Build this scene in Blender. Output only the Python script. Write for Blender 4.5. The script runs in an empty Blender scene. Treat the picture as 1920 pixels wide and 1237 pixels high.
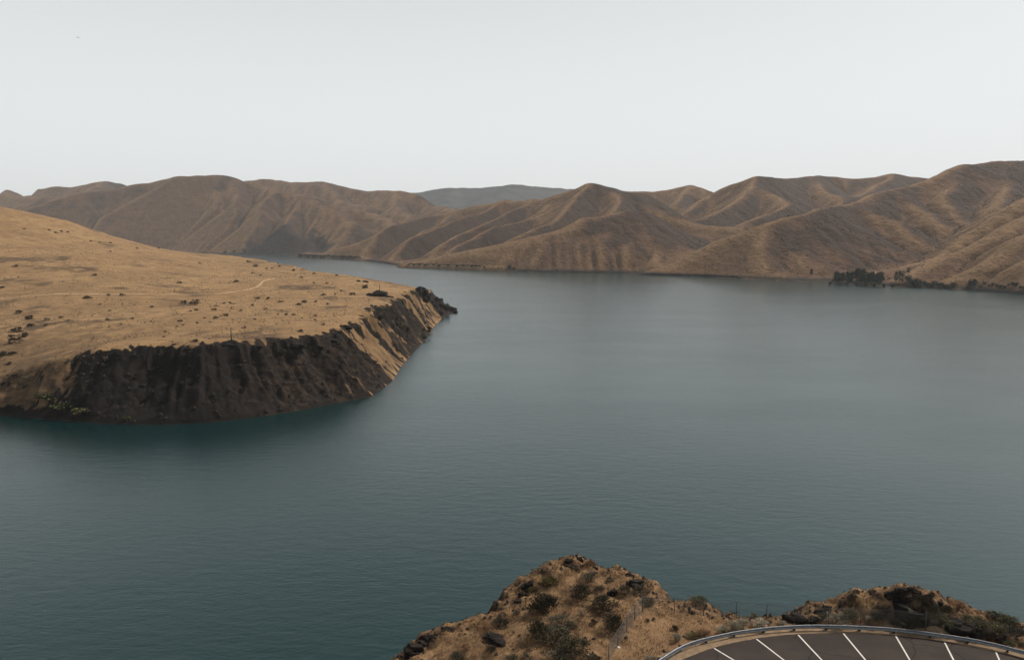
import bpy, bmesh, math, random
import numpy as np
from mathutils import Vector, Matrix

# ------------------------------------------------------------------ camera, sky, sun, exposure
scene = bpy.context.scene
col = scene.collection
cam_data = bpy.data.cameras.new("camera")
cam = bpy.data.objects.new("camera", cam_data)
col.objects.link(cam)
cam.location = (0, 0, 110)
cam.rotation_euler = (math.radians(90 - 7.15), 0, 0)
cam_data.sensor_width = 36
cam_data.lens = 26.68
cam_data.clip_start = 0.5
cam_data.clip_end = 80000
scene.camera = cam

SUN_AZ = math.radians(62)      # clockwise from +Y (view direction) towards +X
SUN_EL = math.radians(46)
world = bpy.data.worlds.new("World")
scene.world = world
world.use_nodes = True
wn, wl = world.node_tree.nodes, world.node_tree.links
wn.clear()
w_out = wn.new("ShaderNodeOutputWorld")
w_bg = wn.new("ShaderNodeBackground")
w_sky = wn.new("ShaderNodeTexSky")
w_sky.sky_type = 'NISHITA'
w_sky.sun_disc = False
w_sky.sun_elevation = SUN_EL
w_sky.sun_rotation = SUN_AZ
w_sky.altitude = 900
w_sky.air_density = 1.0
w_sky.dust_density = 7.0
w_sky.ozone_density = 1.0
w_hsv = wn.new("ShaderNodeHueSaturation")
w_hsv.inputs['Saturation'].default_value = 0.3
w_co = wn.new("ShaderNodeTexCoord")
w_sep = wn.new("ShaderNodeSeparateXYZ")
w_ele = wn.new("ShaderNodeMapRange")                          # smoke lies thick low down and thins overhead
w_ele.interpolation_type = 'SMOOTHSTEP'
w_ele.inputs[1].default_value = 0.10
w_ele.inputs[2].default_value = 0.72
w_ele.inputs[3].default_value = 0.80
w_ele.inputs[4].default_value = 0.08
w_mix = wn.new("ShaderNodeMix")
w_mix.data_type = 'RGBA'
w_mix.inputs['B'].default_value = (13.0, 13.4, 13.45, 1)         # pale veil of smoke
wl.new(w_co.outputs['Generated'], w_sep.inputs[0])
wl.new(w_sep.outputs['Z'], w_ele.inputs[0])
wl.new(w_ele.outputs[0], w_mix.inputs['Factor'])
wl.new(w_sky.outputs[0], w_hsv.inputs['Color'])
wl.new(w_hsv.outputs[0], w_mix.inputs['A'])
wl.new(w_mix.outputs['Result'], w_bg.inputs['Color'])
w_bg.inputs['Strength'].default_value = 0.07
wl.new(w_bg.outputs[0], w_out.inputs['Surface'])

sun_data = bpy.data.lights.new("sun", 'SUN')
sun_data.energy = 3.6
sun_data.angle = math.radians(1.2)
sun_data.color = (1.0, 0.90, 0.77)
sun = bpy.data.objects.new("sun", sun_data)
col.objects.link(sun)
sd_ = Vector((math.sin(SUN_AZ) * math.cos(SUN_EL), math.cos(SUN_AZ) * math.cos(SUN_EL), math.sin(SUN_EL)))
sun.rotation_euler = sd_.to_track_quat('Z', 'Y').to_euler()
sun.location = (300, 300, 600)

scene.view_settings.view_transform = 'Standard'
scene.view_settings.look = 'None'
scene.view_settings.gamma = 1
scene.view_settings.exposure = 0.06
scene.view_settings.use_curve_mapping = False
scene.cycles.max_bounces = 5
scene.cycles.volume_bounces = 1
scene.cycles.use_denoising = True
scene.cycles.use_adaptive_sampling = False

# ------------------------------------------------------------------ number helpers
#NUMPY-BEGIN
def _hash(ix, iy, seed):
    n = (ix.astype(np.int64) * 374761393 + iy.astype(np.int64) * 668265263 + seed * 1442695041) & 0xffffffff
    n = ((n ^ (n >> 13)) * 1274126177) & 0xffffffff
    n = (n ^ (n >> 16))
    return (n & 0xffff) / 65535.0
def perlin(x, y, seed=0):
    x = np.asarray(x, float); y = np.asarray(y, float)
    ix = np.floor(x); iy = np.floor(y); fx = x - ix; fy = y - iy
    def g(dx, dy):
        a = _hash(ix + dx, iy + dy, seed) * 2 * math.pi
        return np.cos(a) * (fx - dx) + np.sin(a) * (fy - dy)
    u = fx**3 * (fx * (fx * 6 - 15) + 10); v = fy**3 * (fy * (fy * 6 - 15) + 10)
    a = g(0, 0) * (1 - u) + g(1, 0) * u
    b = g(0, 1) * (1 - u) + g(1, 1) * u
    return (a * (1 - v) + b * v) * 1.5
def fbm(x, y, seed=0, octv=4, gain=0.5):
    s = 0; a = 1.0
    for i in range(octv):
        s = s + a * perlin(x * 2**i, y * 2**i, seed + i * 17); a *= gain
    return s
def sstep(x, a, b):
    t = np.clip((x - a) / (b - a), 0, 1)
    return t * t * (3 - 2 * t)
def seg_dist(X, Y, pts):
    """distance to a polyline, plus the running parameter (index + t) of the nearest point"""
    best = np.full(X.shape, 1e18); par = np.zeros(X.shape)
    for i in range(len(pts) - 1):
        ax, ay = pts[i][:2]; bx, by = pts[i + 1][:2]
        dx, dy = bx - ax, by - ay
        t = np.clip(((X - ax) * dx + (Y - ay) * dy) / (dx * dx + dy * dy + 1e-9), 0, 1)
        d = (X - ax - t * dx)**2 + (Y - ay - t * dy)**2
        m = d < best
        best = np.where(m, d, best); par = np.where(m, i + t, par)
    return np.sqrt(best), par
def inside(X, Y, poly):
    r = np.zeros(X.shape, bool); n = len(poly)
    for i in range(n):
        ax, ay = poly[i][:2]; bx, by = poly[(i + 1) % n][:2]
        if ay == by: continue
        c = ((ay > Y) != (by > Y)) & (X < (bx - ax) * (Y - ay) / (by - ay) + ax)
        r ^= c
    return r
def rbf_fit(pts, sc):
    p = np.array(pts, float); n = len(p)
    x, y, z = p[:, 0] / sc, p[:, 1] / sc, p[:, 2]
    r = np.hypot(x[:, None] - x, y[:, None] - y)
    K = r + 0.02 * np.eye(n)
    A = np.zeros((n + 3, n + 3)); A[:n, :n] = -K
    Q = np.stack([np.ones(n), x, y], 1); A[:n, n:] = Q; A[n:, :n] = Q.T
    w = np.linalg.solve(A, np.concatenate([z, np.zeros(3)]))
    def f(X, Y):
        X = np.asarray(X, float) / sc; Y = np.asarray(Y, float) / sc
        s = w[n] + w[n + 1] * X + w[n + 2] * Y
        for i in range(n):
            s = s - w[i] * np.hypot(X - x[i], Y - y[i])
        return s
    return f
RIDGES = {
 'left': [
  [(-2621.6,5300,441.1), (-2417.7,5300,480.7), (-2247.8,5250,512.9), (-2135.7,5200,526.7), (-2027.8,5200,530.2), (-1921.8,5250,505.8), (-1866.1,5400,487.7)],
  [(-2621.6,5300,441.1), (-2917.2,5200,388.7), (-3119.3,5000,343.9), (-3196.4,4800,308.2), (-3620.4,4700,288)],
  [(-2917.2,5200,388.7), (-2754.3,4900,295.6), (-2463.3,4600,205.2), (-2238.7,4400,125.2)],
  [(-3119.3,5000,343.9), (-2905.4,4700,255.8), (-2603.3,4400,170.8)],
  [(-2284.8,5250,498.6), (-2468.6,4950,371.9), (-2350.7,4750,283.4), (-2183.1,4600,236.9), (-1992.2,4450,162.3), (-1800.5,4300,80.2), (-1652.7,4200,31.4)],
  [(-2027.8,5200,530.2), (-2139.1,4900,352.6), (-1987.1,4650,238.2), (-1829.1,4450,140.8)],
  [(-1921.8,5250,505.8), (-1765.3,5000,395.1), (-1714.1,4750,289.9), (-1754.1,4500,172.2), (-1729.6,4350,94.9)],
  [(-1866.1,5400,487.7), (-1522.4,5000,412.1), (-1539.9,4650,270.2), (-1609.5,4380,110), (-1642.1,4250,42.2)],
  [(-1522.4,5000,412.1), (-1415.4,4950,388.8), (-1300.4,4850,356.7), (-1141.1,4700,304.1), (-1011.5,4550,244.9), (-894.3,4400,170.8)],
  [(-1300.4,4850,356.7), (-1340.3,4650,254.2), (-1303,4380,140.3), (-1314.8,4280,65.5)],
  [(-1303,4380,140.3), (-1153.1,4350,94.9), (-1028.9,4330,31.9)],
  [(-1356.1,5100,390.3), (-1057.5,4900,295.6), (-890.3,4800,252.3), (-726,4600,214.7), (-658.5,4400,170.8)],
  [(-1057.5,4900,295.6), (-1024.6,4600,173.5), (-955.8,4420,94.7)],
 ],
 'back': [
  [(-2228.7,6200,535.3), (-1927.7,6200,560.5), (-1812.9,6100,536.7), (-1659.4,6000,513.4), (-1472.2,6000,529.7), (-1305.8,5900,490.6), (-1124.2,5800,444.6), (-986.3,5700,442.7), (-837.2,5600,440.7), (-697.1,5500,404.8), (-525.8,5300,321.6), (-357.6,5000,275.4)],
  [(-1472.2,6000,529.7), (-1220,5500,367.2), (-993.1,5300,310.7)],
  [(-837.2,5600,440.7), (-808.8,5300,328.9), (-660.1,5000,247.9)],
  [(-5771.1,7200,628.3), (-4647,7000,571.1), (-4359.5,7000,533), (-4019.8,7000,542.5), (-3677.6,7000,590.1), (-3557.5,7000,575.8), (-3390.8,7000,533), (-2966.5,6800,483.8)],
  [(-4647,7000,571.1), (-4036.4,6200,442.3), (-3537.4,5800,389.2)],
  [(-3677.6,7000,590.1), (-3445.2,6300,473.5)],
 ],
 'far': [
  [(-1676.1,9300,545), (-1140.6,9000,598.6), (-996.9,9000,623.1), (-622.8,9000,653.8), (-373.7,9000,647.7), (-93.4,9000,678.3), (0,9000,690.6), (186.8,9000,672.2), (560.6,9000,647.7), (997,9000,617), (1807.3,9000,604.7)],
  [(-622.8,9000,653.8), (-747.9,8300,498.2), (-595.4,7800,405.4)],
  [(0,9000,690.6), (-172.5,8300,537.9), (-324.6,7800,432.1)],
 ],
 'mid': [
  [(571.1,3300,300.4), (506.2,3250,295.3), (431.1,3280,314.9), (376.5,3300,329.6), (321.7,3300,336.3), (243.4,3350,310.1), (169.6,3400,285.3), (97,3500,276.1), (-38.5,3700,285.6), (-158.2,3800,264.3), (-270.8,3900,244.3), (-417,3750,205.7), (-550.9,3550,168.8), (-615.5,3450,124.3), (-760,3500,71.2), (-873,3600,45.1)],
  [(-38.5,3700,285.6), (-167.8,3450,202.8), (-261.6,3300,180.6), (-362.1,3150,129.6), (-431.9,3080,97.2), (-510.5,2980,45.9)],
  [(169.6,3400,285.3), (109.5,3150,186), (-2.1,3000,165.9), (-74.7,2900,150.1), (-158.2,2800,98.4), (-211.3,2750,75.7)],
  [(97,3500,276.1), (-45.2,3250,199.6), (-116.7,3050,162.6), (-205.6,2950,126.3), (-258.7,2850,80.4)],
  [(321.7,3300,336.3), (261.8,3150,278.8), (217.2,2980,218.8), (164.5,2850,171), (60.6,2720,126.9), (-18.7,2680,98.9)],
  [(321.7,3300,336.3), (394.4,3200,285.9), (472.7,3100,259.2), (562,3000,229.8), (636.9,2900,184), (675.9,2800,162.2), (732.8,2700,151), (789.1,2600,144.1)],
  [(431.1,3280,314.9), (426.4,3000,244.2), (369.4,2800,202.6)],
  [(-270.8,3900,244.3), (-325.6,3600,172.1), (-402.7,3400,133.5)],
 ],
 'front': [
  [(676.6,2650,99), (591.2,2620,135.3), (476.9,2580,181.2), (417.8,2550,196.1), (363.6,2530,198.9), (297,2500,182.4), (218.1,2470,167.9), (153.5,2450,138.8), (110.5,2440,125.2), (29,2450,106.6), (-95.2,2480,80.8), (-206.1,2520,61.1), (-295.6,2560,35.3)],
  [(363.6,2530,198.9), (340.8,2450,160.7), (315.1,2380,123.2), (239.4,2300,78.1), (196.1,2240,32.2)],
  [(417.8,2550,196.1), (404.5,2420,135.1), (376,2290,71.9), (386.3,2170,19.4)],
  [(218.1,2470,167.9), (149.4,2380,110), (80.4,2300,62.1), (39.4,2250,24)],
  [(476.9,2580,181.2), (503.5,2450,126.9), (491.7,2330,69.6)],
  [(110.5,2440,125.2), (24.9,2380,73.7), (-48.9,2330,32.3)],
 ],
 'rear': [
  [(654.9,4300,355.2), (741.3,4200,355.2), (813.8,4200,363.8), (976,4200,380.9), (1013.4,4000,340.8)],
  [(976,4200,380.9), (816.8,3800,279.9)],
  [(776.2,3450,224.1), (912.5,3600,305.4), (1027.8,3600,356.9), (1069.7,3550,360.7), (1109.3,3500,381), (1181.7,3550,380), (1329,3700,386.4), (1548.2,3900,417.2), (1629.2,3900,411.9), (1670.2,3850,395), (1807.4,3900,404), (1930.4,3900,419.9), (1981.9,3900,414.6), (2098.4,3900,404), (2263.6,3900,390.8)],
  [(1109.3,3500,381), (1082.4,3350,317), (1118.6,3250,286.4), (1158.1,3050,219.2)],
  [(1109.3,3500,381), (981.5,3250,282), (826,3050,210.9), (736,2950,187.3)],
  [(1118.6,3250,286.4), (1081.8,3000,240), (950.2,2850,198.4), (841.7,2750,163.1)],
  [(1930.4,3900,419.9), (1583.5,3450,306.7), (1322,3150,240.1)],
  [(1548.2,3900,417.2), (1416.9,3500,321.5), (1394.5,3300,280.1)],
 ],
 'right': [
  [(357.5,2080,7.2), (428.1,2060,52.8), (510.5,2060,91.5), (631.5,2080,131.6), (715.5,2100,156.4), (765.9,2120,171.4), (816.6,2150,182.6), (877.7,2200,196.3), (997.2,2300,203.4), (1122,2400,238.6), (1247.3,2500,261.1), (1371.9,2550,304), (1472.1,2600,337.7), (1555.7,2650,360), (1670.3,2700,368.4), (1775,2750,375), (1851,2800,387.4), (2273.6,2900,426.6), (2870.3,3000,417.3)],
  [(765.9,2120,171.4), (781.6,2020,112.8), (793.7,1940,62.9), (789.6,1870,21.5)],
  [(631.5,2080,131.6), (642.6,2000,82.3), (652.6,1900,30.7)],
  [(1122,2400,238.6), (1056.6,2300,197.1), (1034.5,2260,178.5), (1059.5,2210,172.5), (1085.1,2140,152.8), (1101.1,2060,118.5), (1098.2,1990,81), (1088.8,1950,55.8)],
  [(1034.5,2260,178.5), (945.2,2120,124.7), (890.4,1990,68.6), (841.3,1860,25.9)],
  [(1247.3,2500,261.1), (1225.4,2350,213.5), (1218.5,2220,172.7), (1211.8,2120,134.9), (1202.5,2060,107.1)],
  [(1555.7,2650,360), (1434.4,2500,281.5), (1346.3,2400,240.3), (1291.5,2220,166.6), (1275.4,2140,135.1)],
  [(1775,2750,375), (1594.4,2480,280.1), (1420.3,2250,202.9)],
  [(1979.6,2150,359.2), (1611.4,2050,292.3), (1316.4,1980,217.5), (1251.2,1950,190.5), (1189.3,1920,155), (1127.4,1890,119.1), (1092.2,1870,98.3), (1021.5,1830,64.3), (922.5,1780,46.9), (842,1740,30.1)],
  [(1456.6,1850,249.5), (1186.9,1780,165.2), (1122.2,1750,130.6), (1050.3,1720,98.1), (966.1,1690,63.1), (879.5,1650,33.1)],
  [(1295.8,1640,188.9), (1070.1,1600,121.1), (1003.5,1570,74.1), (930.6,1550,37.7), (882.5,1530,17.2)],
  [(1191.3,1500,120.4), (993.5,1480,76.1), (942,1470,45.6), (889.6,1455,18.7)],
 ],
}

SHORE_RIGHT = [(1024.52, 1082.71), (972.17, 1209.22), (941.84, 1393.22), (922.12, 1472.12), (904.12, 1529.82), (837.12, 1608.58), (777.18, 1625.3), (730.96, 1733.38), (662.62, 1813.71), (580.71, 1878.98), (505.19, 1998.77), (403.13, 2051.05), (347.37, 2106.11)]
SHORE_MID = [(389.93, 2179.21), (351.7, 2179.21), (277.16, 2194.44), (187.37, 2225.54), (63.81, 2273.87), (-16.18, 2307.27), (-65.7, 2341.65), (-206.25, 2451.21), (-375.5, 2550.6), (-431.78, 2775.55), (-512.48, 2986.07), (-640.03, 3264.41), (-819.42, 3442.57), (-1056.45, 3727.21), (-1147.42, 3961.03)]
SHORE_LEFT = [(-979.04, 4115.89), (-1166.97, 4170.23), (-1359.91, 4226.01), (-1640.15, 4342.17), (-2090.54, 4528.86), (-2804.16, 4662.47), (-3782.35, 4662.47)]
HSHORE = [(-383.27, 440.47), (-349.07, 449.74), (-313.02, 453.83), (-290.89, 449.74), (-262.9, 440.47), (-237.34, 434.07), (-208.06, 431.56), (-182.15, 436.61), (-160.67, 447.05), (-145.18, 459.4), (-126.6, 476.92), (-110.15, 495.79), (-96.64, 509.2), (-90.71, 564.36), (-93.12, 622.17), (-93.22, 708.9), (-90.96, 801.55), (-94.56, 921.45), (-92.62, 992.49), (-81.98, 1105.87)]
HPTS = [(-328.7, 480, 21.7), (-367.9, 540, 34.0), (-420.9, 620, 40.4), (-487.1, 720, 48.6), (-671.7, 1000, 82.2), (-802.6, 1200, 118.3), (-866.3, 1300, 156.6), (-552.4, 620, 40.4), (-1135.2, 1300, 172.6), (-793.5, 900, 85.0), (-262.6, 490, 39.9), (-228.6, 488, 39.5), (-343.6, 600, 42.6), (-433.0, 760, 57.0), (-566.8, 1000, 82.2), (-779.6, 1350, 133.3), (-731.3, 1380, 110.0), (-684.3, 1400, 94.5), (-639.9, 1430, 79.2), (-573.0, 1450, 73.8), (-181.1, 485, 41.0), (-223.2, 600, 42.6), (-281.7, 760, 45.2), (-387.8, 1050, 51.5), (-460.9, 1250, 57.8), (-131.5, 515, 39.3), (-175.3, 690, 42.3), (-222.8, 880, 48.6), (-280.4, 1110, 55.1), (-131.2, 715, 42.4), (-153.6, 880, 45.5), (-110.1, 920, 41.9), (-211.9, 1006, 53.2), (-374.7, 1273, 59.5), (-468.2, 1393, 63.5)]
RAIL = [(8.39, 50.66), (11.18, 53.23), (12.92, 54.83), (14.62, 55.9), (17.44, 57.01), (18.85, 57.41), (21.16, 57.9), (24.29, 58.2), (27.71, 58.07), (30.96, 57.66), (33.95, 56.84), (36.71, 55.82), (39.04, 54.31), (41.1, 52.67)]
EDGE = [(8.73, 50.4), (10.59, 52.25), (12.73, 53.95), (15.85, 55.82), (19.62, 57.17), (23.07, 57.82), (26.8, 57.99), (30.92, 57.57), (34.28, 56.68), (37.53, 55.13), (39.04, 54.31), (41.15, 52.74)]
LINES = [(15.75, 55.74, 16.83, 54.02), (19.51, 57.09, 20.64, 54.02), (23.08, 57.74, 23.51, 54.02), (26.83, 57.95, 26.83, 54.02), (30.88, 57.57, 30.19, 54.02), (34.28, 56.61, 33.51, 54.02), (37.51, 55.36, 36.99, 54.02)]
RIM = [(-10.83, 55.39, 75.5), (-9.16, 58.24, 75.5), (-7.21, 60.4, 76), (-5.51, 61.68, 76.5), (-3.67, 61.57, 76.8), (-0.94, 63.04, 77), (0.0, 64.1, 77.2), (1.25, 67.43, 77.6), (2.02, 68.26, 78), (5.13, 69.69, 79), (6.69, 69.93, 79), (7.86, 68.79, 78.6), (10.98, 67.62, 78.3), (12.12, 66.93, 78), (12.89, 64.4, 77.8), (16.0, 63.42, 77.6), (17.66, 61.71, 77.6), (19.14, 60.52, 77.7), (21.55, 60.34, 77.7), (23.44, 60.6, 77.8), (25.91, 61.21, 78.2), (28.67, 61.41, 79.2), (31.22, 60.19, 80), (32.8, 59.9, 80.8), (34.32, 59.39, 80.4), (35.81, 59.59, 79.6), (38.34, 59.31, 79), (39.45, 58.92, 78.6), (41.04, 58.63, 78.2), (41.61, 58.15, 78), (44.24, 56.93, 77.5), (48.27, 54.03, 77)]
# ---- hills across the lake: ridge lines, then stream erosion on a grid
LAND = ([(3600, 400), (1400, 700)] + SHORE_RIGHT +
        [(352, 2125), (372, 2150)] + SHORE_MID[1:] +
        [(-1130, 4010), (-1040, 4060)] + SHORE_LEFT[1:] + [(-6500, 4662), (-6500, 12000), (6000, 12000), (6000, 400)])
TERRACE_A = [(-375, 2556), (-206, 2457), (-66, 2348)]
TERRACE_B = [(-1062, 3735), (-819, 3450), (-640, 3272)]
GX0, GX1, GY0, GY1, GD = -4300.0, 2900.0, 1080.0, 7300.0, 10.0
def hills():
    xs = np.arange(GX0, GX1 + 1, GD); ys = np.arange(GY0, GY1 + 1, GD)
    X, Y = np.meshgrid(xs, ys)
    wx = X + 22 * fbm(X / 260, Y / 260, 3, 3); wy = Y + 22 * fbm(X / 260, Y / 260, 9, 3)
    d, _ = seg_dist(X, Y, LAND)
    ins = inside(X, Y, LAND)
    sd = np.where(ins, d, -d)
    slope = {'left': .85, 'back': .70, 'far': .35, 'mid': .72, 'front': .56, 'rear': .64, 'right': .58}
    rr_ = {'left': 42, 'back': 40, 'far': 20, 'mid': 18, 'front': 18, 'rear': 18, 'right': 18}
    names = list(RIDGES)
    best = np.full(X.shape, -1e9); grp = np.zeros(X.shape, int)
    k = 5.0
    acc = np.zeros(X.shape)
    tents = []
    for gi, nme in enumerate(names):
        if nme == 'far': continue
        for line in RIDGES[nme]:
            dist, par = seg_dist(wx * .5 + X * .5, wy * .5 + Y * .5, line)
            zz = np.interp(par, np.arange(len(line)), [p[2] for p in line])
            # concave flanks, rounded crest
            t = zz - slope[nme] * (np.sqrt(dist**2 + rr_[nme]**2) - rr_[nme]) * (1 - 0.30 * sstep(dist, 60, 500))
            m = t > best
            grp[m] = gi
            best = np.where(m, t, best)
            tents.append(t)
    for t in tents: acc += np.exp(np.clip((t - best) / k, -40, 0))
    h = best + k * np.log(acc) - k * 0.35
    base = 4 + 0.07 * np.clip(sd, 0, 900) + 6 * fbm(X / 300, Y / 300, 21, 3)
    m = 6.0
    h = np.maximum(h, base) + m * np.log1p(np.exp(-np.abs(h - base) / m)) - 2
    h = h + (7 * fbm(X / 140, Y / 140, 5, 4) + 16 * sstep(Y, 3700, 4300) * fbm(X / 300, Y / 300, 15, 3)) + 4 * fbm(X / 45, Y / 45, 77, 2)
    shore = np.clip(sd, -40, None)
    tb, _ = seg_dist(X, Y, TERRACE_A); tb2, _ = seg_dist(X, Y, TERRACE_B)
    ter = sstep(np.minimum(tb, tb2), 90, 30) * 11
    h = np.where(sd > 0, np.maximum(h, ter + 4), h)
    cap = np.where(shore > 0, 5 + ter + 0.75 * shore, 0.35 * shore)
    h = np.where(shore > 0, np.minimum(h, cap), np.maximum(-12, cap))
    fixed = sd <= 0
    ny, nx = h.shape; N = ny * nx
    idx = np.arange(N).reshape(ny, nx)
    offs = [(-1, 0), (1, 0), (0, -1), (0, 1), (-1, -1), (-1, 1), (1, -1), (1, 1)]
    A = None
    for it in range(50):
        hp = np.pad(h, 1, mode='edge'); ip = np.pad(idx, 1, mode='edge')
        bs = np.zeros(h.shape); rc = idx.copy()
        for dy, dx in offs:
            L_ = GD * math.hypot(dx, dy)
            s = (h - hp[1 + dy:1 + dy + ny, 1 + dx:1 + dx + nx]) / L_
            mm = s > bs
            bs = np.where(mm, s, bs); rc = np.where(mm, ip[1 + dy:1 + dy + ny, 1 + dx:1 + dx + nx], rc)
        r = rc.ravel(); sink = r == np.arange(N)
        R = np.where(sink, N, r); R = np.append(R, N)
        A = np.ones(N + 1); A[N] = 0
        for _ in range(11):
            add = np.bincount(R, weights=A, minlength=N + 1); add[N] = 0
            A = A + add; A[N] = 0
            R = R[R]
        Ar = (A[:N] * GD * GD).reshape(ny, nx)
        inc = 0.0112 * np.sqrt(Ar) * bs
        inc = np.minimum(inc, 0.25 * bs * GD)
        h = np.where(fixed, h, h - inc)
        hp = np.pad(h, 1, mode='edge')
        lap = hp[:-2, 1:-1] + hp[2:, 1:-1] + hp[1:-1, :-2] + hp[1:-1, 2:] - 4 * h
        h = np.where(fixed, h, h + 0.035 * lap)
        h = np.where(~fixed, np.maximum(h, 1.0 + ter * .95), h)
    flow = np.log10(np.maximum(Ar, 1))
    return xs, ys, h, grp, flow, sd
def cubic_up(a, n):
    """separable Catmull-Rom upsampling by n"""
    def up(a):
        p = np.concatenate([a[:1], a, a[-1:], a[-1:]], 0)
        out = np.empty(((a.shape[0] - 1) * n + 1,) + a.shape[1:])
        for j in range(n):
            t = j / n
            p0, p1, p2, p3 = p[:-3], p[1:-2], p[2:-1], p[3:]
            v = p1 + .5 * t * (p2 - p0 + t * (2 * p0 - 5 * p1 + 4 * p2 - p3 + t * (3 * (p1 - p2) + p3 - p0)))
            out[j::n] = v[:len(out[j::n])]
        return out
    return up(up(a).T).T

# ---- headland on the left
HBACK = [(-120, 1125), (-190, 1120), (-265, 1190), (-345, 1320), (-440, 1450), (-560, 1540), (-700, 1600), (-1400, 1650)]
HPOLY = [(-1400, 380), (-700, 392), (-450, 425)] + HSHORE[:] + HBACK
HP_EXTRA = [(-1400, 500, 40), (-1400, 1300, 200), (-1000, 600, 50), (-90, 1050, 24), (-120, 1010, 36), (-700, 1560, 70), (-300, 1250, 52), (-95, 600, 39), (-110, 450, 40), (-260, 435, 36), (-1000, 1000, 118)]
_hp = rbf_fit(HPTS + HP_EXTRA, 100.0)
def headland(X, Y, full=False):
    front = HPOLY
    d, par = seg_dist(X, Y, HPOLY)
    ins = inside(X, Y, HPOLY)
    # running shore length for ribs
    pl = np.array([p[:2] for p in HPOLY]); L_ = np.concatenate([[0], np.cumsum(np.hypot(*np.diff(pl, axis=0).T))])
    s = np.interp(par, np.arange(len(pl)), L_)
    P = _hp(X, Y)
    i0 = 3
    W = np.interp(par, [0, 3, 5, 6, 7, 8, 11, 14, 16, 18, 20, 22, 23, 26], [30, 30, 24, 26, 44, 52, 52, 50, 42, 38, 38, 34, 30, 40])
    wob = 9.0 * perlin(s / 31, s * 0 + .3, 5) + 7.5 * perlin(s / 13.5, d / 90 + .7, 6) + 2.0 * perlin(s / 5.5, d / 30, 8)
    wob = wob * sstep(par, 5.0, 7.0)
    t = np.clip(d / W, 0, 1.3)
    win = np.clip(t * (1.35 - t) * 2.2, 0, 1)
    de = d + wob * win
    de = de + 1.5 * fbm(X / 9, Y / 9, 12, 3) * win
    t = np.clip(de / W, 0, 1.0)
    f = np.interp(t, [0, .04, .12, .7, .80, .90, 1.0], [0, .06, .12, .66, .86, .97, 1.0])
    fs = np.interp(t, [0, .05, .5, .85, 1.0], [0, .05, .55, .92, 1.0])
    cliffy = sstep(par, 6.5, 8.5) * (1 - sstep(par, 14.6, 16.0) * .75)
    f = f * cliffy + fs * (1 - cliffy)
    z = P * f
    z = z + (0.5 * fbm(X / 14, Y / 14, 31, 3) + 0.9 * perlin(X / 60, Y / 60, 35)) * np.clip(d / 30, 0, 1)
    roc = sstep(t, .02, .3) * (1 - sstep(t, .8, 1.0))
    z = z + roc * (2.3 * fbm(X / 6.5, Y / 6.5, 41, 4) + 1.6 * perlin(s / 3.4, d / 45, 43) * cliffy)
    z = np.where(ins, z + 0.05, np.maximum(-6, -0.35 * d))
    if not full: return z
    # albedo masks: bare basalt, reddish talus, dry brush
    face = sstep(t, -.05, .0) * (1 - sstep(t + .10 * fbm(X / 7, Y / 7, 51, 3) + .05 * perlin(s / 4, d / 50, 3), .90, .99))
    face = face * (1 - sstep(d / W, .98, 1.12))
    nz = fbm(s / 9, d / 55, 61, 3) + .35 * fbm(X / 6, Y / 6, 66, 3)
    bias = np.interp(par, [0, 5.2, 6.3, 7.0, 9.5, 11, 13, 15.2, 15.9, 16.2, 17.2, 17.5, 17.8, 19.2, 19.6, 20.6, 21.2, 22.2, 23],
                    [-1.5, -1.2, .35, 1.2, 1.2, .95, .8, .75, .6, .02, .05, .25, .5, .5, .05, -.2, .5, .9, .9])
    upper = np.clip((t - .55) * 1.2, 0, .5) * cliffy
    rock = face * sstep(nz * .9 + bias + upper, -.15, .45)
    return z, rock, t, par, s, d, wob
TRACK = [(-560, 724), (-487, 724), (-410, 738), (-345, 765), (-300, 800), (-290, 860), (-305, 940), (-300, 1020), (-287, 1075)]

# ---- near shore: the view point with its car park
ZL = 78.0
FORE_EXTRA = [(10, 50, 78), (20, 52, 78), (30, 52, 78), (40, 50, 78), (0, 20, 78), (40, 20, 78), (-40, 20, 72), (14, 58.5, 78), (18, 59.2, 78), (23, 59.4, 78), (28, 59.2, 78.1), (32, 58.4, 78.1), (36, 57.4, 78), (10, 57, 78),
              (3, 62, 78.0), (0, 58, 77.4), (5, 55, 77.9), (-5, 55, 76.3), (5, 66, 78.8), (9, 63, 78.3), (12, 61, 78), (100, 20, 74), (90, 60, 70), (-60, 60, 66)]
_fp = rbf_fit(RIM + FORE_EXTRA, 10.0)
RIMPOLY = [(-200, -60), (-60, 20), (-18, 46)] + [p[:2] for p in RIM] + [(56, 47), (75, 40), (120, 30), (220, -60)]
LOTPOLY = [(8.73, 50.4)] + EDGE[1:] + [(60, 36), (70, 15), (-20, 15), (0, 42)]
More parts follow.
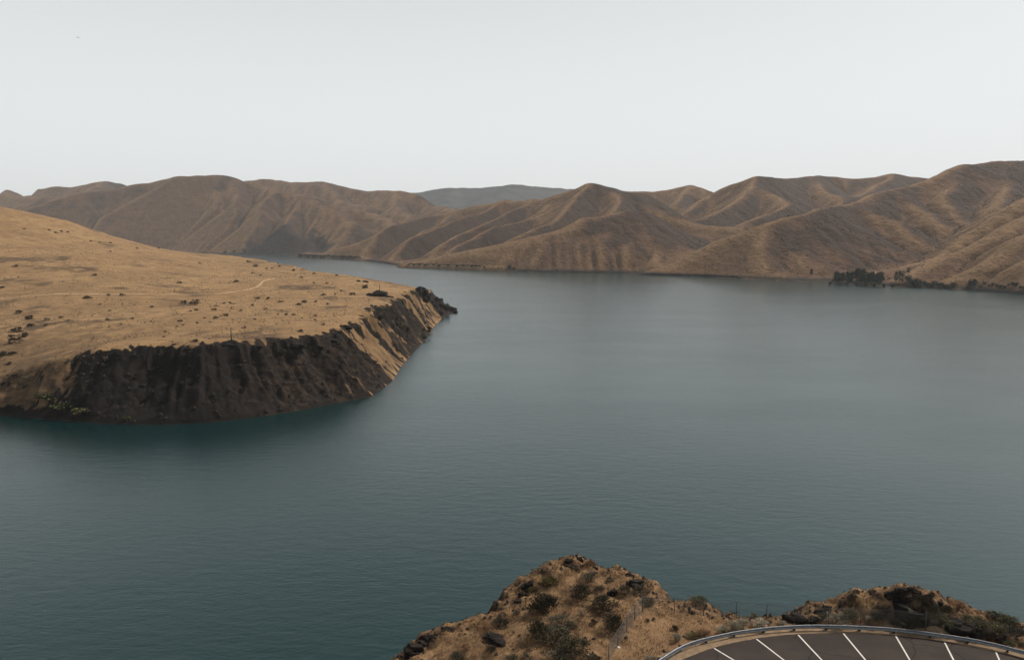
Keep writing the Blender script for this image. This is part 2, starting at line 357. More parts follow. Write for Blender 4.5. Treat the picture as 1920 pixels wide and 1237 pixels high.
def fore(X, Y):
    d, _ = seg_dist(X, Y, RIMPOLY)
    ins = inside(X, Y, RIMPOLY)
    sd = np.where(ins, d, -d) + .55 + .7 * fbm(X / 2.2, Y / 2.2, 101, 4)
    out = np.clip(-sd, 0, None)
    P = np.clip(_fp(X, Y), 60, 82)
    rough = sstep(sd, 6.0, .5)
    ed, _ = seg_dist(X, Y, EDGE[:]); il = inside(X, Y, LOTPOLY)
    lot = np.where(il, 1.0, sstep(ed, 1.6, .3))
    z = P + (1 - lot) * (.22 * fbm(X / 3.2, Y / 3.2, 111, 4) + .05 * fbm(X / .5, Y / .5, 112, 2)) + rough * (1 - lot) * (.30 * fbm(X / 1.1, Y / 1.1, 113, 4) + .30 * np.abs(perlin(X / 2.3, Y / 2.3, 117)))
    z = z * (1 - lot) + ZL * lot
    z = z - .12 * sstep(sd, 1.2, 0) * (1 - lot)
    z = z - 1.55 * (np.sqrt(out**2 + 1.2**2) - 1.2) * (1 + .25 * fbm(X / 9, Y / 9, 131, 3))
    z = np.maximum(z, -8)
    return np.where(il, ZL - .06, z)
#NUMPY-END
SHRUBS = [(2.74, 61.51, 2.28, 1.92, 'dark'), (6.08, 63.09, 2.1, 1.4, 'dark'), (7.84, 61.72, 2.29, 1.28, 'dark'), (5.91, 60.27, 1.25, 0.81, 'pale'), (8.27, 58.38, 1.96, 1.39, 'dark'), (7.14, 65.75, 1.46, 0.97, 'grey'), (7.84, 64.17, 0.85, 0.57, 'grey'), (9.94, 63.9, 1.33, 1.04, 'grey'), (9.01, 66.23, 0.69, 0.49, 'grey'), (3.41, 65.88, 1.46, 1.07, 'olive'), (2.06, 57.46, 1.8, 1.63, 'dark'), (3.96, 59.05, 2.2, 0.88, 'grey'), (4.89, 58.61, 0.96, 0.61, 'grey'), (3.41, 57.17, 2.56, 1.07, 'grey'), (4.94, 55.05, 2.27, 1.44, 'dark'), (3.46, 54.38, 2.04, 1.22, 'grey'), (-0.91, 60.86, 1.59, 0.91, 'grey'), (-1.71, 57.0, 0.94, 0.77, 'grey'), (-3.75, 57.73, 0.78, 0.56, 'red'), (-4.35, 56.37, 1.48, 0.84, 'grey'), (6.75, 59.29, 0.62, 0.53, 'dark'), (4.5, 60.55, 0.72, 0.41, 'red'), (-0.04, 54.8, 1.03, 0.57, 'grey'), (1.15, 54.61, 1.02, 0.74, 'grey'), (6.27, 54.02, 1.01, 0.57, 'dark'), (7.4, 68.32, 1.11, 0.65, 'red'), (11.48, 64.59, 1.43, 0.72, 'grey'), (11.72, 62.71, 1.3, 0.6, 'grey'), (0.42, 62.07, 0.65, 0.42, 'grey'), (-2.37, 60.1, 1.12, 0.54, 'red'), (3.05, 63.29, 1.41, 0.75, 'olive'), (1.94, 65.5, 0.87, 0.58, 'olive'), (4.28, 56.12, 1.26, 0.84, 'dark'), (13.01, 56.58, 0.93, 0.85, 'white'), (13.27, 58.39, 0.61, 0.48, 'dark'), (10.52, 53.79, 1.05, 0.6, 'white'), (11.27, 59.62, 0.35, 0.31, 'dark'), (11.86, 59.93, 0.31, 0.27, 'dark'), (17.06, 57.94, 1.08, 0.69, 'white'), (18.04, 58.32, 1.22, 0.87, 'white'), (18.87, 58.65, 1.14, 0.79, 'white'), (20.33, 58.71, 1.4, 0.66, 'white'), (22.18, 59.09, 0.88, 0.44, 'white'), (20.44, 60.91, 1.18, 0.59, 'olive'), (21.99, 60.83, 0.72, 0.32, 'dark'), (16.49, 63.49, 1.41, 0.42, 'olive'), (14.58, 57.49, 1.07, 0.43, 'olive'), (15.49, 57.68, 1.2, 0.43, 'red'), (25.98, 59.81, 0.8, 0.62, 'green'), (26.79, 59.38, 2.21, 0.84, 'white'), (28.18, 59.76, 1.42, 0.93, 'green'), (29.46, 59.2, 0.97, 0.48, 'white'), (30.05, 59.07, 1.14, 0.7, 'dark'), (28.91, 61.11, 0.82, 0.41, 'grey'), (28.53, 60.52, 0.49, 0.49, 'green'), (32.65, 58.32, 1.48, 0.87, 'grey'), (32.61, 58.82, 0.87, 0.44, 'white'), (31.48, 58.74, 0.87, 0.48, 'green'), (34.19, 57.98, 0.78, 0.39, 'white'), (34.47, 58.32, 1.3, 0.61, 'green'), (34.95, 58.04, 1.51, 0.6, 'green'), (35.82, 58.03, 1.3, 0.52, 'green'), (32.01, 58.65, 0.61, 0.31, 'white'), (33.73, 59.08, 0.96, 0.61, 'dark'), (34.57, 59.24, 0.61, 0.53, 'dark'), (34.06, 58.57, 1.52, 0.65, 'dark'), (36.86, 59.42, 1.99, 0.88, 'red'), (38.07, 58.23, 1.08, 0.61, 'green'), (37.53, 57.54, 1.72, 0.86, 'olive'), (39.64, 59.09, 1.05, 0.57, 'dark'), (40.9, 59.17, 1.59, 0.57, 'green'), (38.92, 57.21, 2.13, 1.19, 'olive'), (40.45, 57.52, 1.93, 1.29, 'dark'), (38.96, 56.06, 0.84, 0.42, 'green'), (40.03, 56.02, 0.59, 0.38, 'green'), (36.27, 57.49, 1.2, 0.43, 'red'), (37.71, 56.76, 1.27, 0.59, 'red'), (35.44, 58.88, 1.31, 0.7, 'dark'), (37.38, 58.78, 0.96, 0.52, 'olive')]
ROCKS = [(6.44, 69.45, 0.51, 0.41), (5.5, 69.18, 0.61, 0.31), (5.7, 68.39, 0.91, 0.25), (7.83, 68.48, 0.4, 0.35), (11.02, 67.87, 0.8, 0.5), (11.37, 65.98, 1.27, 0.68), (1.57, 66.15, 0.78, 0.98), (0.87, 65.07, 0.68, 0.63), (0.48, 64.15, 0.57, 0.43), (-5.19, 61.05, 1.18, 0.68), (-6.39, 60.34, 0.63, 0.41), (-7.21, 60.35, 1.35, 0.9), (-8.05, 59.09, 1.33, 1.06), (-1.44, 58.66, 1.58, 0.61), (9.01, 64.07, 0.76, 0.57), (23.98, 59.89, 1.52, 0.89), (25.07, 59.93, 1.07, 0.8), (23.52, 60.58, 0.63, 0.41), (26.31, 61.07, 1.0, 0.5), (26.95, 61.32, 0.64, 0.36), (31.62, 60.01, 0.58, 0.58), (32.44, 59.88, 0.75, 0.4), (33.01, 59.78, 0.49, 0.4), (32.22, 59.72, 0.75, 0.4), (33.44, 59.72, 0.57, 0.27), (34.21, 59.35, 0.4, 0.22), (32.02, 59.64, 0.4, 0.22), (32.44, 59.43, 0.53, 0.31), (32.17, 59.18, 1.23, 0.57), (35.15, 59.2, 0.4, 0.26), (36.89, 57.76, 2.67, 1.12), (35.99, 58.27, 1.04, 0.43)]
STONES = [(8.34, 55.79, 0.17, 0.17), (5.85, 54.67, 0.12, 0.12)]
FENCE = [(7.33, 54.02), (8.28, 55.93), (9.28, 57.93), (10.19, 59.58), (11.16, 61.32), (13.89, 61.5), (16.35, 61.25), (19.07, 61.06), (21.58, 60.82), (23.84, 59.87), (26.19, 59.34), (28.71, 59.04), (31.12, 58.6), (33.43, 57.89), (36.17, 57.62), (38.53, 56.71), (40.91, 55.83)]
HEAD_BUSHES = [(-478.06, 870.88, 4.89), (-373.18, 850.91, 4.78), (-328.81, 905.15, 4.45), (-391.9, 735.11, 3.62), (-381.96, 740.95, 4.7), (-402.01, 718.56, 6.08), (-373.77, 685.58, 2.42), (-424.32, 648.79, 5.5), (-398.51, 623.55, 6.17), (-376.01, 609.13, 3.88), (-371.88, 621.87, 3.08), (-353.88, 601.47, 2.13), (-322.59, 601.08, 3.4), (-345.49, 648.12, 2.29), (-373.92, 584.35, 4.96), (-361.65, 583.96, 2.89), (-372.59, 567.32, 7.23), (-367.61, 552.15, 3.91), (-357.72, 552.59, 7.05), (-355.52, 536.9, 7.62), (-305.13, 570.9, 2.02), (-300.87, 580.09, 2.05), (-322.54, 677.21, 2.87), (-307.41, 707.68, 5.99), (-296.22, 703.52, 7.44), (-303.99, 732.22, 3.61), (-274.95, 723.38, 3.06), (-270.67, 726.97, 3.59), (-265.78, 721.97, 2.04), (-273.24, 696.61, 2.46), (-253.84, 683.81, 2.41), (-260.39, 659.83, 4.19), (-239.04, 665.15, 2.35), (-243.34, 708.39, 2.5), (-240.7, 623.83, 1.76), (-236.22, 622.49, 4.4), (-238.6, 607.05, 3.86), (-220.39, 594.81, 1.68), (-261.61, 594.66, 3.36), (-248.7, 609.74, 2.16), (-242.74, 581.53, 2.47), (-236.5, 589.69, 1.67), (-250.92, 574.63, 2.03), (-252.21, 567.32, 2.01), (-247.89, 538.25, 2.29), (-236.85, 511.51, 1.81), (-205.36, 488.81, 4.16), (-284.11, 594.21, 1.68), (-305.11, 607.0, 3.0), (-308.77, 731.33, 2.58), (-276.33, 661.17, 3.27), (-276.69, 649.86, 2.75), (-345.42, 509.04, 6.52), (-340.17, 512.73, 4.38), (-332.13, 494.99, 4.23), (-316.78, 473.07, 5.4), (-317.16, 468.06, 6.69), (-301.58, 466.9, 4.67), (-303.14, 464.23, 4.65), (-236.97, 473.78, 4.05), (-327.03, 901.92, 5.07), (-459.5, 1327.98, 11.16), (-416.57, 1238.16, 10.41), (-378.66, 1239.06, 5.21), (-385.83, 1196.22, 4.19), (-377.45, 1198.93, 4.2), (-338.39, 1179.57, 6.62), (-282.36, 1081.59, 4.55), (-247.44, 1071.4, 4.51), (-375.81, 1101.97, 3.87), (-353.19, 1065.99, 3.74), (-275.71, 994.0, 3.49), (-242.0, 925.62, 3.25), (-224.97, 922.39, 3.89), (-171.63, 815.13, 5.74), (-173.22, 898.81, 7.59), (-193.2, 857.88, 3.62), (-201.97, 807.87, 4.55), (-192.25, 822.39, 2.9), (-258.04, 766.08, 4.86), (-247.0, 767.05, 4.32), (-227.7, 744.14, 4.2), (-241.46, 704.29, 2.48), (-221.64, 679.66, 2.88), (-238.57, 665.15, 2.35), (-202.27, 720.5, 4.57), (-205.36, 746.84, 4.74), (-194.7, 750.49, 3.17), (-177.92, 729.08, 3.6), (-184.05, 636.92, 3.15), (-189.95, 635.58, 3.59), (-164.67, 633.23, 2.68), (-198.11, 638.77, 2.26), (-205.06, 672.31, 2.37), (-204.98, 600.24, 2.12), (-172.94, 620.92, 1.76), (-159.95, 611.37, 2.16), (-145.42, 580.49, 2.88), (-152.39, 544.55, 3.86), (-195.89, 551.14, 2.73), (-754.95, 1248.22, 4.35), (-738.77, 1239.52, 5.18), (-742.43, 1260.72, 4.39), (-734.43, 1266.4, 4.41), (-680.61, 1234.17, 4.31), (-671.1, 1243.47, 3.47), (-663.5, 1261.94, 4.41), (-614.43, 1166.99, 3.26), (-779.04, 1222.11, 3.41), (-627.61, 1354.53, 3.79), (-623.22, 1268.53, 3.55), (-495.96, 1208.1, 3.39), (-585.3, 897.89, 5.03), (-517.36, 770.19, 4.33), (-539.73, 831.0, 2.92)]
SLOPE_BUSHES = [(-131.64, 717.49, 6.08, 4.25, 'grey'), (-127.17, 723.64, 7.15, 5.01, 'grey'), (-118.68, 687.8, 6.81, 4.77, 'grey'), (-118.24, 736.43, 6.25, 4.38, 'grey'), (-109.98, 747.41, 5.29, 3.7, 'grey'), (-110.31, 804.24, 5.12, 3.58, 'grey'), (-99.43, 856.88, 5.46, 3.82, 'grey'), (-95.02, 817.65, 8.11, 5.68, 'green'), (-95.28, 857.01, 6.07, 4.25, 'green'), (-93.16, 786.53, 5.58, 3.91, 'green'), (-122.65, 723.39, 6.13, 4.29, 'grey'), (-129.36, 678.47, 4.79, 3.35, 'grey'), (-115.27, 748.07, 5.29, 3.7, 'grey'), (-283.03, 454.61, 13.03, 9.12, 'green'), (-269.87, 447.71, 9.64, 6.75, 'green'), (-261.88, 444.83, 7.66, 5.37, 'olive'), (-226.47, 436.35, 4.39, 3.07, 'green'), (-254.23, 442.47, 6.36, 4.45, 'olive'), (-163.21, 498.9, 2.13, 1.49, 'grey'), (-169.59, 469.28, 3.02, 2.12, 'grey'), (-169.03, 460.16, 2.64, 1.85, 'grey'), (-277.42, 469.36, 3.01, 2.11, 'grey')]
HEAD_ROCKS = [(-143.92, 823.97, 24.37, 11.03), (-121.84, 994.71, 15.4, 6.3), (-147.92, 514.26, 10.96, 3.65), (-134.79, 527.59, 7.49, 3.37), (-129.97, 542.19, 8.46, 3.85), (-130.34, 590.16, 8.35, 3.76), (-131.84, 691.76, 7.81, 3.42), (-197.47, 975.83, 6.86, 3.43), (-191.16, 985.65, 6.93, 4.16), (-123.84, 925.96, 13.04, 3.26), (-118.26, 743.53, 11.56, 4.2), (-156.54, 506.69, 6.48, 2.52), (-184.35, 489.67, 7.65, 1.74), (-208.67, 477.65, 6.79, 2.38), (-168.78, 494.89, 7.03, 2.46)]
POLES = [(-183.79, 492.34), (-152.63, 874.51)]

# ------------------------------------------------------------------ mesh and tagging helpers
rng = np.random.default_rng(7)
random.seed(7)
def tag(o, label=None, cat=None, group=None, kind=None):
    if label: o['label'] = label
    if cat: o['category'] = cat
    if group: o['group'] = group
    if kind: o['kind'] = kind
    return o
def link(name, mesh, mat=None, parent=None):
    o = bpy.data.objects.new(name, mesh)
    col.objects.link(o)
    if mat and not mesh.materials: mesh.materials.append(mat)
    if parent: o.parent = parent
    return o
def empty(name, loc=(0, 0, 0), rz=0.0):
    o = bpy.data.objects.new(name, None)
    o.empty_display_size = .2
    o.location = loc; o.rotation_euler = (0, 0, rz)
    col.objects.link(o)
    return o
def raw_mesh(name, verts, faces, smooth=False):
    """faces: int array (n,3) or (n,4)"""
    verts = np.asarray(verts, np.float32); faces = np.asarray(faces, np.int32)
    me = bpy.data.meshes.new(name)
    n, k = faces.shape
    me.vertices.add(len(verts)); me.vertices.foreach_set('co', verts.ravel())
    me.loops.add(n * k); me.loops.foreach_set('vertex_index', faces.ravel())
    me.polygons.add(n); me.polygons.foreach_set('loop_start', np.arange(n, dtype=np.int32) * k)
    me.polygons.foreach_set('use_smooth', np.full(n, smooth))
    me.update(calc_edges=True)
    return me
def add_attr(me, name, vals):
    a = me.attributes.new(name, 'FLOAT', 'POINT')
    a.data.foreach_set('value', np.asarray(vals, np.float32).ravel())
def grid_mesh(name, X, Y, Z, cells=None, attrs=None, normals=True):
    ny, nx = Z.shape
    idx = np.arange(ny * nx).reshape(ny, nx)
    q = np.stack([idx[:-1, :-1], idx[:-1, 1:], idx[1:, 1:], idx[1:, :-1]], -1)
    if cells is not None: q = q[cells]
    q = q.reshape(-1, 4)
    used = np.unique(q); remap = np.full(ny * nx, -1); remap[used] = np.arange(len(used))
    V = np.stack([X.ravel(), Y.ravel(), Z.ravel()], -1)[used]
    me = raw_mesh(name, V, remap[q], True)
    for k, v in (attrs or {}).items(): add_attr(me, k, v.ravel()[used])
    if normals:
        gy = np.gradient(Z, Y[:, 0], axis=0); gx = np.gradient(Z, X[0], axis=1)
        nn = np.stack([-gx, -gy, np.ones_like(Z)], -1).reshape(-1, 3)[used]
        nn /= np.linalg.norm(nn, axis=1, keepdims=True)
        me.normals_split_custom_set_from_vertices(nn.tolist())
    return me
def axis(*pieces):
    """axis((a, b, step), ...) joined into one growing coordinate list"""
    out = []
    for a, b, s in pieces:
        out += list(np.linspace(a, b, max(2, int(round((b - a) / s)) + 1))[:-1])
    return np.array(out + [pieces[-1][1]])
def sampler(xs, ys, Z):
    def f(x, y):
        i = int(np.clip(np.searchsorted(xs, x) - 1, 0, len(xs) - 2)); j = int(np.clip(np.searchsorted(ys, y) - 1, 0, len(ys) - 2))
        a = (x - xs[i]) / (xs[i + 1] - xs[i]); b = (y - ys[j]) / (ys[j + 1] - ys[j])
        return float((Z[j, i] * (1 - a) + Z[j, i + 1] * a) * (1 - b) + (Z[j + 1, i] * (1 - a) + Z[j + 1, i + 1] * a) * b)
    return f

# ------------------------------------------------------------------ materials
class NT:
    def __init__(s, name):
        s.m = bpy.data.materials.new(name); s.m.use_nodes = True
        s.t = s.m.node_tree; s.t.nodes.clear()
        s.out = s.n('ShaderNodeOutputMaterial'); s.p = s.n('ShaderNodeBsdfPrincipled')
        s.l(s.p.outputs[0], s.out.inputs[0])
        s.p.inputs['Specular IOR Level'].default_value = 0.15
        s.pos = s.n('ShaderNodeNewGeometry').outputs['Position']
    def n(s, t): return s.t.nodes.new(t)
    def l(s, a, b): s.t.links.new(a, b)
    def noise(s, scale, detail=4, rough=.55, vec=None, dist=0, stretch=None):
        v = vec or s.pos
        if stretch:
            mp = s.n('ShaderNodeMapping'); mp.inputs['Scale'].default_value = stretch[:3]
            if len(stretch) > 3: mp.inputs['Rotation'].default_value = (0, 0, stretch[3])
            s.l(v, mp.inputs['Vector']); v = mp.outputs[0]
        t = s.n('ShaderNodeTexNoise'); t.inputs['Scale'].default_value = scale; t.inputs['Detail'].default_value = detail
        t.inputs['Roughness'].default_value = rough; t.inputs['Distortion'].default_value = dist
        s.l(v, t.inputs['Vector'])
        return t.outputs['Fac']
    def vor(s, scale, vec=None):
        t = s.n('ShaderNodeTexVoronoi'); t.inputs['Scale'].default_value = scale
        s.l(vec or s.pos, t.inputs['Vector']); return t.outputs['Distance']
    def attr(s, name):
        a = s.n('ShaderNodeAttribute'); a.attribute_name = name; return a.outputs['Fac']
    def rmp(s, v, a, b, lo=0., hi=1.):
        r = s.n('ShaderNodeMapRange'); r.inputs[1].default_value = a; r.inputs[2].default_value = b
        r.inputs[3].default_value = lo; r.inputs[4].default_value = hi; r.interpolation_type = 'SMOOTHSTEP'
        s.l(v, r.inputs[0]); return r.outputs[0]
    def math(s, op, a, b):
        m = s.n('ShaderNodeMath'); m.operation = op
        for i, q in enumerate((a, b)):
            if isinstance(q, (int, float)): m.inputs[i].default_value = q
            else: s.l(q, m.inputs[i])
        return m.outputs[0]
    def mix(s, f, a, b):
        m = s.n('ShaderNodeMix'); m.data_type = 'RGBA'
        for k, q in (('Factor', f), ('A', a), ('B', b)):
            i = [x for x in m.inputs if x.name == k and (x.type == 'RGBA' or k == 'Factor')][0]
            if isinstance(q, (int, float)): i.default_value = q
            elif isinstance(q, tuple): i.default_value = q + (1,) if len(q) == 3 else q
            else: s.l(q, i)
        return [o for o in m.outputs if o.type == 'RGBA'][0]
    def bump(s, h, strength, dist, base=None):
        b = s.n('ShaderNodeBump'); b.inputs['Strength'].default_value = strength; b.inputs['Distance'].default_value = dist
        s.l(h, b.inputs['Height'])
        if base: s.l(base, b.inputs['Normal'])
        return b.outputs[0]
    def done(s, colr=None, rough=.9, normal=None):
        if colr is not None:
            if isinstance(colr, tuple): s.p.inputs['Base Color'].default_value = colr + (1,)
            else: s.l(colr, s.p.inputs['Base Color'])
        if isinstance(rough, (int, float)): s.p.inputs['Roughness'].default_value = rough
        else: s.l(rough, s.p.inputs['Roughness'])
        if normal: s.l(normal, s.p.inputs['Normal'])
        return s.m

def mat_hills():
    m = NT('dry hillside')
    big = m.noise(.0035, 4); mid = m.noise(.016, 5, .62); fine = m.noise(.10, 5, .7)
    c = m.mix(m.rmp(big, .35, .65), (.142, .077, .040), (.108, .060, .038))
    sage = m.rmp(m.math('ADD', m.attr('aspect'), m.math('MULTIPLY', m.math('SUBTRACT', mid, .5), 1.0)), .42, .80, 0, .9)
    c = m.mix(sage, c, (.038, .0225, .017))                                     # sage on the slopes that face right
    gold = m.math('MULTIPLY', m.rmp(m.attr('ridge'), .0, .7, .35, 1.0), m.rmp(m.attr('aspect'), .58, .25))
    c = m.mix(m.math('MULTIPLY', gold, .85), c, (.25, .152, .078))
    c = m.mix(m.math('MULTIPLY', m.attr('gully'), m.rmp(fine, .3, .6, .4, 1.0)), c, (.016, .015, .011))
    c = m.mix(m.rmp(fine, .50, .66, 0, .6), c, (.034, .026, .020))           # scattered brush
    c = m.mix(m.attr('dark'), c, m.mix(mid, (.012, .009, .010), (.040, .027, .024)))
    c = m.mix(m.attr('bank'), c, (.026, .021, .018))
    n1 = m.bump(mid, .75, 20.0); n2 = m.bump(fine, .8, 5.0, n1)
    return m.done(c, .95, n2)
def mat_headland():
    m = NT('golden grass and basalt')
    big = m.noise(.012, 4); mid = m.noise(.07, 5, .6); fine = m.noise(.55, 4, .7)
    streak = m.noise(.25, 4, .6, stretch=(.25, 1.0, 1.0, .15))
    g = m.mix(m.rmp(big, .38, .62), (.295, .188, .092), (.235, .146, .071))
    g = m.mix(m.rmp(mid, .40, .64, 0, .8), g, (.185, .115, .060))
    g = m.mix(m.rmp(streak, .50, .72, 0, .5), g, (.36, .240, .130))
    g = m.mix(m.rmp(fine, .56, .74, 0, .55), g, (.11, .070, .040))
    g = m.mix(m.math('MULTIPLY', m.attr('brush'), m.rmp(mid, .35, .6)), g, (.095, .062, .038))
    r = m.mix(m.rmp(mid, .35, .65), (.006, .005, .0047), (.0125, .009, .0080))
    r = m.mix(m.rmp(fine, .5, .75, 0, .6), r, (.024, .018, .0145))
    r = m.mix(m.math('MULTIPLY', m.rmp(streak, .46, .64, .1, .9), m.attr('tuft')), r, (.052, .033, .020))
    g = m.mix(m.attr('slope_face'), g, m.mix(m.rmp(streak, .35, .65), (.165, .102, .053), (.075, .048, .030)))
    rk = m.rmp(m.math('ADD', m.attr('rock'), m.math('MULTIPLY', m.math('SUBTRACT', fine, .5), 1.3)), .28, .72)
    c = m.mix(rk, g, r)
    n1 = m.bump(mid, .35, 2.0); n2 = m.bump(fine, .6, .9, n1)
    return m.done(c, .95, n2)
def mat_fore():
    m = NT('cheatgrass slope')
    big = m.noise(.22, 4); mid = m.noise(1.1, 5, .65); fine = m.noise(7, 4, .7)
    c = m.mix(m.rmp(big, .35, .65), (.215, .130, .069), (.160, .096, .052))
    c = m.mix(m.rmp(mid, .45, .7, 0, .8), c, (.27, .175, .092))
    c = m.mix(m.rmp(mid, .52, .30, 0, .6), c, (.060, .037, .025))
    c = m.mix(m.rmp(fine, .55, .75, 0, .6), c, (.07, .048, .034))
    c = m.mix(m.math('MULTIPLY', m.attr('yard'), m.rmp(mid, .7, .35, .35, .85)), c, (.205, .124, .066))
    c = m.mix(m.attr('rock'), c, m.mix(m.rmp(mid, .4, .6), (.014, .0115, .010), (.060, .043, .032)))
    n1 = m.bump(mid, .5, .25); n2 = m.bump(fine, .6, .06, n1)
    return m.done(c, .95, n2)
def mat_rock(name, a=(.010, .0085, .008), b=(.028, .022, .019), lich=(.075, .058, .043), sc=1.0):
    m = NT(name)
    mid = m.noise(1.4 * sc, 5, .65); fine = m.noise(9 * sc, 4, .7)
    c = m.mix(m.rmp(mid, .35, .68), a, b)
    c = m.mix(m.rmp(m.noise(3.1 * sc, 4, .6), .6, .74, 0, .7), c, lich)
    n1 = m.bump(mid, .7, .35 / sc); n2 = m.bump(fine, .6, .06 / sc, n1)
    return m.done(c, .92, n2)
def mat_leaf(name, a, b, var=.35, sc=6.0):
    m = NT(name)
    oi = m.n('ShaderNodeObjectInfo').outputs['Random']
    f = m.math('ADD', m.math('MULTIPLY', m.noise(sc, 3, .7), 1.0 - var), m.math('MULTIPLY', oi, var))
    return m.done(m.mix(m.rmp(f, .25, .72), a, b), .85)
def mat_plain(name, a, b=None, sc=4.0, rough=.8, metal=0.0, bmp=.0):
    m = NT(name)
    m.p.inputs['Metallic'].default_value = metal
    nz = m.noise(sc, 5, .65)
    c = m.mix(m.rmp(nz, .3, .7), a, b or tuple(x * .7 for x in a))
    return m.done(c, rough, m.bump(nz, .4, bmp) if bmp else None)
def mat_water():
    m = NT('lake water')
    m.p.inputs['Specular IOR Level'].default_value = .5
    m.p.inputs['IOR'].default_value = 1.50
    m.p.inputs['Specular Tint'].default_value = (.38, .74, .80, 1)
    w1 = m.noise(.85, 3, .6, stretch=(.55, 1.15, 1, .30))
    w2 = m.noise(.22, 3, .55, stretch=(.5, 1.2, 1, .42), dist=.4)
    w3 = m.noise(2.6, 2, .6, stretch=(.6, 1.1, 1, .18))
    patch = m.noise(.006, 4, .6, stretch=(.6, 1.4, 1, .35))
    st = m.rmp(patch, .35, .65, .85, 1.1)
    h = m.math('ADD', m.math('MULTIPLY', w1, .16), m.math('MULTIPLY', w2, .34))
    h = m.math('ADD', h, m.math('MULTIPLY', w3, .035))
    h = m.math('MULTIPLY', h, st)
    nrm = m.bump(h, 1.0, .5)
    c = m.mix(patch, (.0006, .0150, .0160), (.0009, .0175, .0185))
    return m.done(c, m.rmp(patch, .3, .7, .22, .25), nrm)
M_hills, M_head, M_fore = mat_hills(), mat_headland(), mat_fore()
M_water = mat_water()
M_basalt = mat_rock('basalt')
M_basalt_far = mat_rock('basalt far', sc=.25)

# ------------------------------------------------------------------ the setting
S = 30000.0
lake = link('lake', raw_mesh('lake', [(-S, -S, 0), (S, -S, 0), (S, S, 0), (-S, S, 0)], [(0, 1, 2, 3)]), M_water)
tag(lake, 'dark teal rippled lake winding back between the dry hills', kind='structure')

xs, ys, hz, grp, flow, sdh = hills()
hx, hy = xs, ys
lap = np.zeros_like(hz)
for w in (2, 4):
    hp = np.pad(hz, w, mode='edge')
    lap += (hp[:-2 * w, w:-w] + hp[2 * w:, w:-w] + hp[w:-w, :-2 * w] + hp[w:-w, 2 * w:] - 4 * hz) / (w * GD)
Xh, Yh = np.meshgrid(xs, ys)
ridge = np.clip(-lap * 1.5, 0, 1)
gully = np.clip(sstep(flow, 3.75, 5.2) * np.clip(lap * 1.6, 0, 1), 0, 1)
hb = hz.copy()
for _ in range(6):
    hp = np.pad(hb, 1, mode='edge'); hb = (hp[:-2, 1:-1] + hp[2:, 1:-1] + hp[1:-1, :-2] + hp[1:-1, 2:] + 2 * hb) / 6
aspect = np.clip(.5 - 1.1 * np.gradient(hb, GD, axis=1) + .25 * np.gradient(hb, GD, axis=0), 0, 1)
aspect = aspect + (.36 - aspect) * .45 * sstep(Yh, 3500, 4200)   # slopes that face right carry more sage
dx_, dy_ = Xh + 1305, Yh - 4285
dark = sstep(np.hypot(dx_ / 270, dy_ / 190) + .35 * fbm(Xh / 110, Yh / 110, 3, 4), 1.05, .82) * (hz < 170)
bank = sstep(hz, 9, 5) * (sdh > 0)
up = 2
Zu = cubic_up(hz, up)
XU = np.linspace(xs[0], xs[-1], Zu.shape[1]); YU = np.linspace(ys[0], ys[-1], Zu.shape[0])
XX, YY = np.meshgrid(XU, YU)
SPLIT = 2850.0
js = int(round((SPLIT - GY0) / GD))
fade = sstep(YY, SPLIT, SPLIT - 150)
amp = np.clip(cubic_up(np.clip(sdh, 0, 200), up) / 200, 0, 1)
Zu = Zu + fade * amp * (1.6 * fbm(XX / 40, YY / 40, 201, 3))
at = {'aspect': aspect, 'ridge': ridge, 'gully': gully, 'dark': dark.astype(float), 'bank': bank.astype(float)}
atU = {k: np.clip(cubic_up(v, up), 0, 1) for k, v in at.items()}
gU = grp.repeat(up, 0).repeat(up, 1)[:Zu.shape[0], :Zu.shape[1]]
hill_z = sampler(XU, YU, Zu)
names = list(RIDGES)
LBL = {'left': ('western_hills', 'tall grey brown hills with gullies beyond the far end of the lake'),
       'back': ('distant_hills', 'greyish skyline hills behind the tall hills at the left'),
       'mid': ('middle_hills', 'brown peaked hills with folded spurs in the middle distance'),
       'front': ('lakeside_hill', 'rounded golden hill with dark brush on its right flank above the shore'),
       'rear': ('rear_hills', 'grey brown hills behind the gap right of the middle peak'),
       'right': ('eastern_hills', 'warm brown hills rising at the right edge above the shore')}
def in_view(X, Y, Z, pad):
    return (np.abs(X) < Y * .72 + pad) & (Z > -8)
for gi, nme in enumerate(names):
    if nme == 'far': continue
    obname, lb = LBL[nme]
    c1 = (gU[:-1, :-1] == gi) & in_view(XX, YY, Zu, 150)[:-1, :-1]; c1[js * up:] = False
    c2 = (grp[:-1, :-1] == gi) & in_view(Xh, Yh, hz, 150)[:-1, :-1]; c2[:js] = False
    parts = []
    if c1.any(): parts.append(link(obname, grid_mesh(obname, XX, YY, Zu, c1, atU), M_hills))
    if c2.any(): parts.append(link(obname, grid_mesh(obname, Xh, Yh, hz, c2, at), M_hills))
    for k, o in enumerate(parts):
        tag(o, lb if k == 0 else lb + ', its farther slopes', kind='structure')
